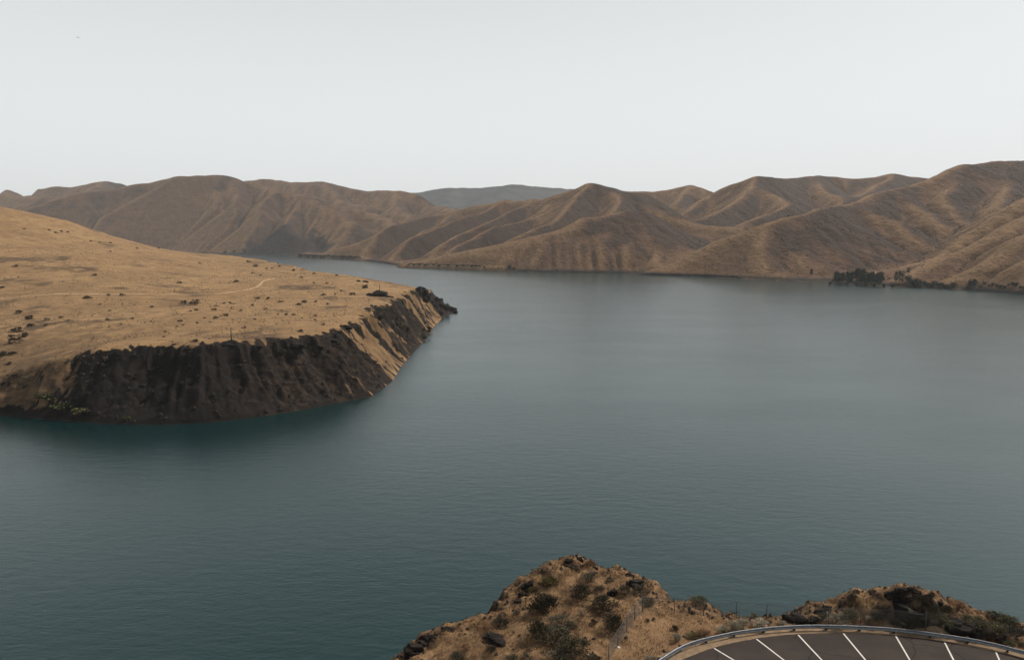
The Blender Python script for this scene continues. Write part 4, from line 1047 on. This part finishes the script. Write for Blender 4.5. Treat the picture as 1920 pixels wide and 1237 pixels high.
yard = inside(ux, uy, [tuple(p[:2]) for p in FENCE] + [(40, 55), (24, 58), (12, 54)])
ok = (~il) & (fd > 1.3) & (rng.uniform(0, 1, nr) < np.where(yard, .12, .75) * sstep(fbm(ux / 3.5, uy / 3.5, 401, 2), -.3, .4))
ux, uy = ux[ok], uy[ok]; uz = np.array([fore_z(a, b) for a, b in zip(ux, uy)]); ok = uz > 74; ux, uy, uz = ux[ok], uy[ok], uz[ok]
P, D = [], []
for a, b, c in zip(ux, uy, uz):
    r = rng.uniform(.10, .30); n_ = 16
    q = np.array([a, b, c]) + rng.normal(0, 1, (n_, 3)) * np.array([r * .45, r * .45, r * .3]) + np.array([0, 0, r * .5]); P.append(q); D.append(q - np.array([a, b, c - .05]))
LV, LF = leaf_cloud(np.concatenate(P), np.concatenate(D) * 4, .13, rng, .4)
o = link('low_scrub', raw_mesh('low_scrub', LV, LF), mat_leaf('low scrub leaf', (.038, .032, .020), (.125, .098, .060), .0, 1.2))
tag(o, 'low grey brown scrub scattered through the dry grass', kind='stuff')

# ------------------------------------------------------------------ headland things
HL = {'grey': mat_leaf('headland sage leaf', (.060, .052, .036), (.13, .11, .078), .5, .6),
      'dark': mat_leaf('headland dark brush leaf', (.030, .026, .018), (.065, .052, .034), .5, .6),
      'green': mat_leaf('shore willow leaf', (.026, .030, .013), (.062, .066, .028), .4, .5),
      'olive': mat_leaf('shore olive leaf', (.045, .042, .018), (.095, .085, .034), .4, .5)}
def bush_mesh(seed, kind, n=170):
    rg = np.random.default_rng(seed)
    k = 9; c = rg.normal(0, 1, (k, 3)) * np.array([.24, .24, .16]) + np.array([0, 0, .42])
    pts = (c[rg.integers(0, k, n)] + rg.normal(0, .10, (n, 3))); pts[:, 2] = np.abs(pts[:, 2]) * .95
    dv = pts - np.array([0, 0, .2])
    Vv, Ff = leaf_cloud(pts, dv / (np.linalg.norm(dv, axis=1, keepdims=True) + 1e-6), .24, rg, .75)
    me = raw_mesh('bush', Vv, Ff); me.materials.append(HL[kind]); return me
BV = {k: [bush_mesh(900 + 7 * i + j, k) for j in range(4)] for i, k in enumerate(HL)}
def hzone(it):
    x, y = it[0], it[1]
    yt = float(np.interp(x, [-560, -487, -410, -345, -300, -287], [724, 724, 738, 765, 900, 1075]))
    if x / y < -.60 and y < 660: return 'on the grass slope at headland left edge'
    if y < 575: return 'near the front cliff rim of the headland'
    if y < 655: return 'on headland midway between cliff rim and track'
    if y < yt: return 'on headland just this side of the track'
    if y < 1000: return 'on headland just beyond the dirt track'
    return 'along the far skyline part of the headland'
HEAD_BUSHES = [tuple(p) for p in HEAD_BUSHES]
lab = number(HEAD_BUSHES, hzone, lambda z, o: o + 'dark shrub ' + z)
for i, it in enumerate(HEAD_BUSHES):
    x, y, w = it
    o = link('headland_shrub', BV['dark' if i % 3 else 'grey'][i % 4])
    o.location = (x, y, head_z(x, y) - .15); o.rotation_euler.z = random.uniform(0, 6.28)
    w = min(w, 7.5) * .9; o.scale = (w, w, w * .62)
    tag(o, lab[id(it)], 'shrub', 'shrubs dotted over the headland')
sbz = lambda it: (it[4], 'on the rocky right flank of the headland' if it[0] > -125 and it[1] > 520 else 'at the foot of the dark headland cliff')
lab = number(SLOPE_BUSHES, sbz, lambda z, o: o + {'grey': 'grey sage bush', 'green': 'green bush', 'olive': 'olive bush'}[z[0]] + ' ' + z[1])
for i, it in enumerate(SLOPE_BUSHES):
    x, y, w, h, kd = it
    o = link('shore_bush' if kd != 'grey' else 'sage_bush', BV[kd][i % 4])
    o.location = (x, y, head_z(x, y) - .3); w = min(w, 9); o.scale = (w, w, min(h, 5) * .9); o.rotation_euler.z = random.uniform(0, 6.28)
    tag(o, lab[id(it)], 'bush', 'bushes on the headland flanks')
# small dry tufts, too many to count
NT_ = 15000
tx = rng.uniform(-860, -95, NT_ * 3); ty = 430 + 900 * rng.uniform(0, 1, NT_ * 3)**1.4
d_, p_ = seg_dist(tx, ty, HPOLY); ok = inside(tx, ty, HPOLY) & (d_ > 12) & ((d_ > 46) | ((p_ < 7) & (d_ > 16))) & (fbm(tx / 45, ty / 45, 71, 3) + rng.uniform(-.4, .6, len(tx)) > .1)
tx, ty = tx[ok][:NT_], ty[ok][:NT_]
tz = np.array([head_z(a, b) for a, b in zip(tx, ty)])
M_tuft = mat_leaf('dry tuft', (.050, .034, .020), (.17, .108, .056), .0, .15)
o = link('dry_tufts', blobs(tx, ty, tz, rng.uniform(.25, .85, len(tx)), .6, 'dry_tufts'), M_tuft)
tag(o, 'countless low dry tufts speckling the golden headland', kind='stuff')
# broken basalt on the cliff faces
nb = 26000
cx = rng.uniform(-310, -84, nb); cy = rng.uniform(432, 1110, nb)
cz, crk, ct, cp, cs, cd, cw = headland(cx, cy, True)
ok = inside(cx, cy, HPOLY) & (crk > .45) & (cp > 6.3) & (cz > 1.5) & (rng.uniform(0, 1, nb) < .5) & (cd < 48)
cx, cy = cx[ok][:2400], cy[ok][:2400]
cz = np.array([head_z(a, b) for a, b in zip(cx, cy)])
cl = blobs(cx, cy, cz, .3 + 1.9 * rng.uniform(0, 1, len(cx))**3.2, .6, 'cliff_blocks')
o = link('cliff_blocks', cl, M_basalt_far); tag(o, 'broken basalt blocks and scree on the dark headland cliff', kind='stuff')
# dirt track
tc, ts = densify(TRACK, 3.0)
tt = np.gradient(tc, axis=0); tt /= np.linalg.norm(tt, axis=1, keepdims=True); tn = np.stack([-tt[:, 1], tt[:, 0]], 1)
V, Fc = [], []
for i in range(len(tc)):
    for j in range(5):
        q = tc[i] + tn[i] * (j - 2) * (.75 + .25 * float(perlin(ts[i] / 9, .3, 3)))
        V.append((q[0], q[1], head_z(q[0], q[1]) + .16))
for i in range(len(tc) - 1):
    for j in range(4): Fc.append((i * 5 + j, i * 5 + j + 1, i * 5 + j + 6, i * 5 + j + 5))
M_track = mat_plain('dusty track', (.44, .315, .19), (.36, .25, .145), .4, .95)
o = link('dirt_track', py_mesh('dirt_track', V, Fc, True), M_track)
if np.mean([p.normal.z for p in o.data.polygons]) < 0: o.data.flip_normals()
tag(o, 'faint pale dirt track crossing the golden headland', kind='structure')
# rock outcrops along the rim
lbl_r = ['large square dark basalt block near the pole toward the headland tip']
RVf = []
for i in range(6):
    me = rock_mesh(700 + i, 5 + i % 3, rough=.7); me.materials.clear(); me.materials.append(M_basalt_far); RVf.append(me)
rest = HEAD_ROCKS[1:]
lab = number(rest, lambda it: 'near' if it[1] < 640 else 'far', lambda z, o: o + ('dark rock ledge on the front rim of the headland cliff' if z == 'near' else 'dark rock ledge on the right rim toward the headland tip'))
for i, it in enumerate(HEAD_ROCKS):
    x, y, w, h = it
    o = link('basalt_block' if i == 0 else 'rock_ledge', RVf[i % 6])
    o.location = (x, y, head_z(x, y) - h * .25); o.rotation_euler.z = random.uniform(-.3, .3)
    o.scale = (w * .95, w * .75, h * 1.0)
    tag(o, lbl_r[0] if i == 0 else lab[id(it)], 'rock', None if i == 0 else 'rock ledges along the headland rim')
# jagged ridge at the tip
bm = bmesh.new()
rg = np.random.default_rng(77)
TIP = [(-122, 985, 37), (-114, 1010, 36), (-106, 1035, 31), (-98, 1062, 22), (-90, 1085, 11), (-84, 1103, 2)]
for k_ in range(46):
    t = rg.uniform(0, 1); f = t * (len(TIP) - 1); i = min(int(f), len(TIP) - 2); a = f - i
    c = np.array(TIP[i]) * (1 - a) + np.array(TIP[i + 1]) * a
    r = rg.uniform(4.5, 9.5) * (1 - .45 * t)
    c = c + np.array([rg.normal(0, 4), rg.normal(0, 7), 0]); c[2] = min(c[2], head_z(c[0], c[1]) + 2.5) - rg.uniform(-.5, 3)
    pts = rg.normal(0, 1, (14, 3)); pts /= np.linalg.norm(pts, axis=1, keepdims=True); pts = pts * np.array([.9, 1.1, 1.05]) * r * rg.uniform(.75, 1.1, (14, 1)) + c
    t_ = bmesh.new(); vs = [t_.verts.new(tuple(p - np.array([-100, 1050, 0]))) for p in pts]; bmesh.ops.convex_hull(t_, input=vs)
    bmesh.ops.delete(t_, geom=[v for v in t_.verts if not v.link_faces], context='VERTS')
    me = bpy.data.meshes.new('t'); t_.to_mesh(me); t_.free(); bm.from_mesh(me); bpy.data.meshes.remove(me)
me = bpy.data.meshes.new('basalt_ridge'); bm.to_mesh(me); bm.free()
o = link('basalt_ridge', me, M_basalt_far); o.location = (-100, 1050, 0)
tag(o, 'jagged dark basalt ridge sloping into the lake at the headland tip', 'rock')
# utility poles
M_wood = mat_plain('weathered pole wood', (.075, .058, .045), (.045, .036, .03), 3, .9)
for (x, y), t in zip([p[:2] for p in POLES], ('thin wooden pole standing near the front rim of the headland', 'thin wooden pole behind the square basalt block on the headland')):
    z = head_z(x, y)
    e = empty('utility_pole', (x, y, z)); tag(e, t, 'pole', None)
    V, Fc = [], []; tube(V, Fc, (0, 0, -1), (0, 0, 8.6), .36, .26, 8); link('pole', py_mesh('pole', V, Fc, True), M_wood, e)
    V, Fc = [], []; boxf(V, Fc, (0, .2, 8.1), 1.1, .14, .16, .5); ar = link('crossarm', py_mesh('crossarm', V, Fc), M_wood, e)
    for sx in (-.42, .42):
        V, Fc = [], []; tube(V, Fc, (sx * math.cos(.5), .2 + sx * math.sin(.5), 8.18), (sx * math.cos(.5), .2 + sx * math.sin(.5), 8.42), .06, .04, 6)
        link('insulator', py_mesh('insulator', V, Fc, True), M_galv, ar)

# ------------------------------------------------------------------ far shore: basalt banks, trees, brush
def bank_strip(name, pts, h, label, seed):
    c, s_ = densify(pts, 7.0)
    t = np.gradient(c, axis=0); t /= np.linalg.norm(t, axis=1, keepdims=True); n = np.stack([-t[:, 1], t[:, 0]], 1)
    if n[len(c) // 2][1] < 0: n = -n
    V, Fc = [], []
    for i in range(len(c)):
        edge = min(1, s_[i] / 40, (s_[-1] - s_[i]) / 40)
        hh = h * (.25 + .75 * edge) * (1 + .16 * float(perlin(s_[i] / 45, .2, seed)) + .10 * float(perlin(s_[i] / 13, .7, seed)))
        j = 4 * float(perlin(s_[i] / 25, 3.1, seed)) + 2.2 * float(perlin(s_[i] / 9, 1.1, seed))
        for off, z in ((-7, -2), (-3, hh * .32), (-.5, hh * .45), (1, hh * .9), (4, hh), (26, hh * .6)):
            q = c[i] + n[i] * (off + j); V.append((q[0], q[1], z))
    for i in range(len(c) - 1):
        for k_ in range(5):
            a = i * 6 + k_; Fc.append((a, a + 6, a + 7, a + 1))
    o = link(name, py_mesh(name, V, Fc), M_basalt_far); tag(o, label, 'cliff', 'dark banks along the far shore')
bank_strip('shore_cliff', TERRACE_A, 15.5, 'long dark basalt shore cliff below the rounded golden hill', 3)
bank_strip('shore_cliff', TERRACE_B, 18, 'farther dark basalt shore cliff at the left end of the middle hills', 5)
bank_strip('shore_bank', [(347, 2106), (403, 2053), (505, 2001), (560, 1925), (585, 1882)], 6.5, 'low dark bank below the pointed left end of the right hills', 7)
bank_strip('shore_bank', [(-66, 2346), (64, 2277), (187, 2228), (277, 2197), (352, 2182)], 4.0, 'thin dark waterline bank under the rounded golden hill', 9)
bank_strip('shore_bank', [(905, 1528), (922, 1475), (942, 1396), (965, 1260)], 5.0, 'low dark bank at the right edge of the far shore', 11)
bank_strip('shore_bank', [(-640, 3268), (-512, 2990), (-432, 2780)], 5.0, 'thin dark bank between the two basalt shore cliffs', 13)

M_bark = mat_plain('tree bark', (.055, .045, .038), (.03, .026, .022), 2, .9)
TL = {'pine': mat_leaf('dark conifer foliage', (.010, .017, .013), (.026, .036, .024), .3, .4),
      'poplar': mat_leaf('poplar foliage', (.016, .024, .014), (.036, .048, .026), .3, .4),
      'bush': mat_leaf('shore brush foliage', (.022, .028, .016), (.055, .060, .034), .3, .4)}
def tree_meshes(seed, kind):
    """unit tree: height 1"""
    rg = np.random.default_rng(seed)
    V, Fc, P = [], [], []
    top = {'pine': .9, 'poplar': .95, 'bush': .7}[kind]
    tube(V, Fc, (0, 0, -.03), (.01, 0, .45), .026, .018, 6); tube(V, Fc, (.01, 0, .45), (0, .01, top), .018, .004, 6)
    ncl = {'pine': 26, 'poplar': 18, 'bush': 16}[kind]
    for c in range(ncl):
        if kind == 'poplar': zc = rg.uniform(.12, .93); rad = .075 * math.sin(math.pi * min(1, zc * .9 + .12)) + .02; sp = .045
        elif kind == 'pine': zc = rg.uniform(.22, .92); rad = .24 * (1.05 - zc)**.55 * rg.uniform(.4, 1.1); sp = .065
        else: zc = rg.uniform(.15, .75); rad = .42 * math.sqrt(max(.05, 1 - (zc / .95)**2)) * rg.uniform(.3, 1); sp = .12
        th = rg.uniform(0, 6.28); q = np.array([rad * math.cos(th), rad * math.sin(th), zc])
        tube(V, Fc, (0, 0, max(.1, zc - .08)), q, .009, .003, 4)
        n = {'pine': 22, 'poplar': 22, 'bush': 24}[kind]
        P.append(q + rg.normal(0, 1, (n, 3)) * np.array([sp, sp, sp * .8]))
    P = np.concatenate(P); P[:, 2] = np.clip(P[:, 2], .03, 1)
    dv = rg.normal(0, 1, P.shape) + np.array([0, 0, .4])
    LV, LF = leaf_cloud(P, dv / np.linalg.norm(dv, axis=1, keepdims=True), {'pine': .085, 'poplar': .06, 'bush': .14}[kind], rg, .7)
    cm = raw_mesh('crown', LV, LF); cm.materials.append(TL[kind])
    tm = py_mesh('trunk', V, Fc); tm.materials.append(M_bark)
    return cm, tm
TV = {k: [tree_meshes(40 + 10 * i + j, k) for j in range(4)] for i, k in enumerate(TL)}
rt_ = random.Random(5)
TREES = []          # x, y, height, kind, zone
for k_ in range(24):
    f = k_ / 23
    y = 1742 - 95 * f + rt_.uniform(-10, 26); u = .424 + .064 * f + rt_.uniform(-.002, .002)
    TREES.append((u * y, y, rt_.uniform(16, 22) + 6 * math.sin(f * 3.1) + (3 if f > .45 else 0), 'pine', 'grove'))
for u, y, h in ((.5058, 1640, 27), (.5100, 1636, 26), (.5140, 1632, 25)): TREES.append((u * y, y, h, 'poplar', 'row'))
TREES.append((.5215 * 1675, 1675, 12, 'pine', 'lone small')); TREES.append((.608 * 1520, 1520, 22, 'bush', 'lone waterside')); TREES.append((.394 * 1830, 1830, 15, 'pine', 'lone left'))
for k_ in range(13):
    f = k_ / 12
    y = 1612 - 75 * f + rt_.uniform(-4, 14); u = .522 + .060 * f
    TREES.append((u * y, y, rt_.uniform(9, 13) + (5 if f < .3 else 0), 'bush', 'waterside belt'))
for k_ in range(12):
    f = k_ / 11
    y = 1500 - 92 * f + rt_.uniform(2, 14); u = .618 + .058 * f
    TREES.append((u * y, y, rt_.uniform(5, 9), 'bush', 'right belt'))
for k_ in range(8):
    f = k_ / 7
    y = 1700 - 90 * f; u = .412 + .08 * f
    TREES.append((u * y, y - 30, rt_.uniform(7, 10), 'bush', 'grove front'))
for k_ in range(6):
    TREES.append(((-1640 + 62 * k_), 4345 - 22 * k_ + rt_.uniform(0, 30), rt_.uniform(14, 24), 'bush', 'far left shore'))
TREES.append((.0 * 2290 - 8, 2318, 13, 'bush', 'cliff end')); TREES.append((6, 2312, 11, 'bush', 'cliff end'))
ZW = {'grove': 'tall dark tree in the dense grove on the right shore', 'row': 'narrow poplar in the row of three on right shore', 'lone small': 'small lone dark tree just right of the three poplars',
      'lone waterside': 'lone round dark tree by the water at far right', 'lone left': 'lone dark tree on the shore left of the grove', 'waterside belt': 'bushy tree in the belt right of the poplars',
      'right belt': 'low bushy tree on the shoreline at the right edge', 'grove front': 'low bushy tree in front of the dark grove', 'far left shore': 'tiny tree on the far shore under the tall left hills',
      'cliff end': 'green bush at the right end of the long shore cliff'}
lab = number(TREES, lambda it: it[4], lambda z, o: o + ZW[z])
for i, it in enumerate(TREES):
    x, y, h, kd, zn = it
    z = max(hill_z(x, y), .6)
    e = empty('bushy_tree' if kd == 'bush' else ('poplar' if kd == 'poplar' else 'conifer'), (x, y, z - .4), rt_.uniform(0, 6.28))
    e.scale = ((h * 1.08, h * 1.08, h) if kd != 'poplar' else (h, h, h))
    tag(e, lab[id(it)], 'tree', 'trees along the far shore')
    cm, tm = TV[kd][i % 4]
    link('crown', cm, None, e); link('trunk', tm, None, e)
for (x, y, h, t) in ((767, 2128, 7.5, 'single dark bush on the ridge of the right hills'), ):
    cm, tm = TV['bush'][1]
    e = empty('bushy_tree', (x, y, hill_z(x, y) - .4)); e.scale = (h, h, h); tag(e, t, 'tree'); link('crown', cm, None, e); link('trunk', tm, None, e)

# sage and bitterbrush all over the hillsides
NB = 150000
qx = rng.uniform(-1400, 1900, NB); qy = rng.uniform(1420, 3600, NB)
i_ = np.clip(((qx - XU[0]) / (XU[1] - XU[0])).astype(int), 0, len(XU) - 2); j_ = np.clip(((qy - YU[0]) / (YU[1] - YU[0])).astype(int), 0, len(YU) - 2)
asp, gul = atU['aspect'][j_, i_], atU['gully'][j_, i_]
zb = Zu[j_, i_]
pr = .05 + .30 * sstep(asp + .6 * fbm(qx / 130, qy / 130, 91, 3), .55, 1.0) + .7 * gul
ok = (np.abs(qx) < qy * .71) & (zb > 5) & (rng.uniform(0, 1, NB) < pr)
qx, qy = qx[ok], qy[ok]
qz = np.array([hill_z(a, b) for a, b in zip(qx, qy)])
o = link('hillside_brush', blobs(qx, qy, qz, rng.uniform(.8, 2.4, len(qx)), .9, 'hillside_brush'), mat_leaf('hillside brush', (.012, .011, .008), (.030, .026, .018), .0, .05))
tag(o, 'dark sagebrush scattered all over the dry hillsides', kind='stuff')

# ------------------------------------------------------------------ bird over the lake
M_bird = mat_plain('dark feathers', (.035, .032, .03), (.02, .018, .017), 8, .8)
prof_b = [(-.30, .0), (-.24, .035), (-.05, .075), (.12, .07), (.22, .045), (.29, .035), (.34, .0)]
V, Fc = [], []
for x_, r in prof_b:
    for k_ in range(6):
        t = 2 * math.pi * k_ / 6; V.append((x_, max(r, .004) * math.cos(t), max(r, .004) * math.sin(t) * .85))
for i in range(len(prof_b) - 1):
    for k_ in range(6): Fc.append((i * 6 + k_, i * 6 + (k_ + 1) % 6, i * 6 + 6 + (k_ + 1) % 6, i * 6 + 6 + k_))
for sy in (-1, 1):
    w_ = [(.12, .05, .01, .02), (.16, .30, .07, -.02), (.08, .58, .12, -.10), (-.04, .74, .13, -.16)]
    o_ = len(V)
    for xa, ya, za, xb in w_:
        V += [(xa, sy * ya, za), (xa * .3 + xb * .7, sy * ya, za + .012), (xb - .10, sy * ya, za), (xa * .3 + xb * .7, sy * ya, za - .012)]
    for i in range(3):
        for k_ in range(4):
            a, b = o_ + i * 4 + k_, o_ + i * 4 + (k_ + 1) % 4; Fc.append((a, b, b + 4, a + 4))
    Fc.append((o_ + 12, o_ + 13, o_ + 14, o_ + 15))
o_ = len(V)
V += [(-.22, -.03, .0), (-.22, .03, .0), (-.46, .09, .0), (-.46, -.09, .0), (-.22, -.03, .012), (-.22, .03, .012), (-.46, .09, .012), (-.46, -.09, .012)]
for f in ((3, 2, 1, 0), (4, 5, 6, 7), (0, 1, 5, 4), (1, 2, 6, 5), (2, 3, 7, 6), (3, 0, 4, 7)): Fc.append(tuple(o_ + i for i in f))
bird = link('bird', py_mesh('bird', V, Fc, True), M_bird)
bird.location = (-104.4, 190, 157.0); bird.rotation_euler = (math.radians(14), math.radians(-6), math.radians(70)); bird.scale = (.85,) * 3
tag(bird, 'tiny dark bird gliding in the pale sky at upper left', 'bird')
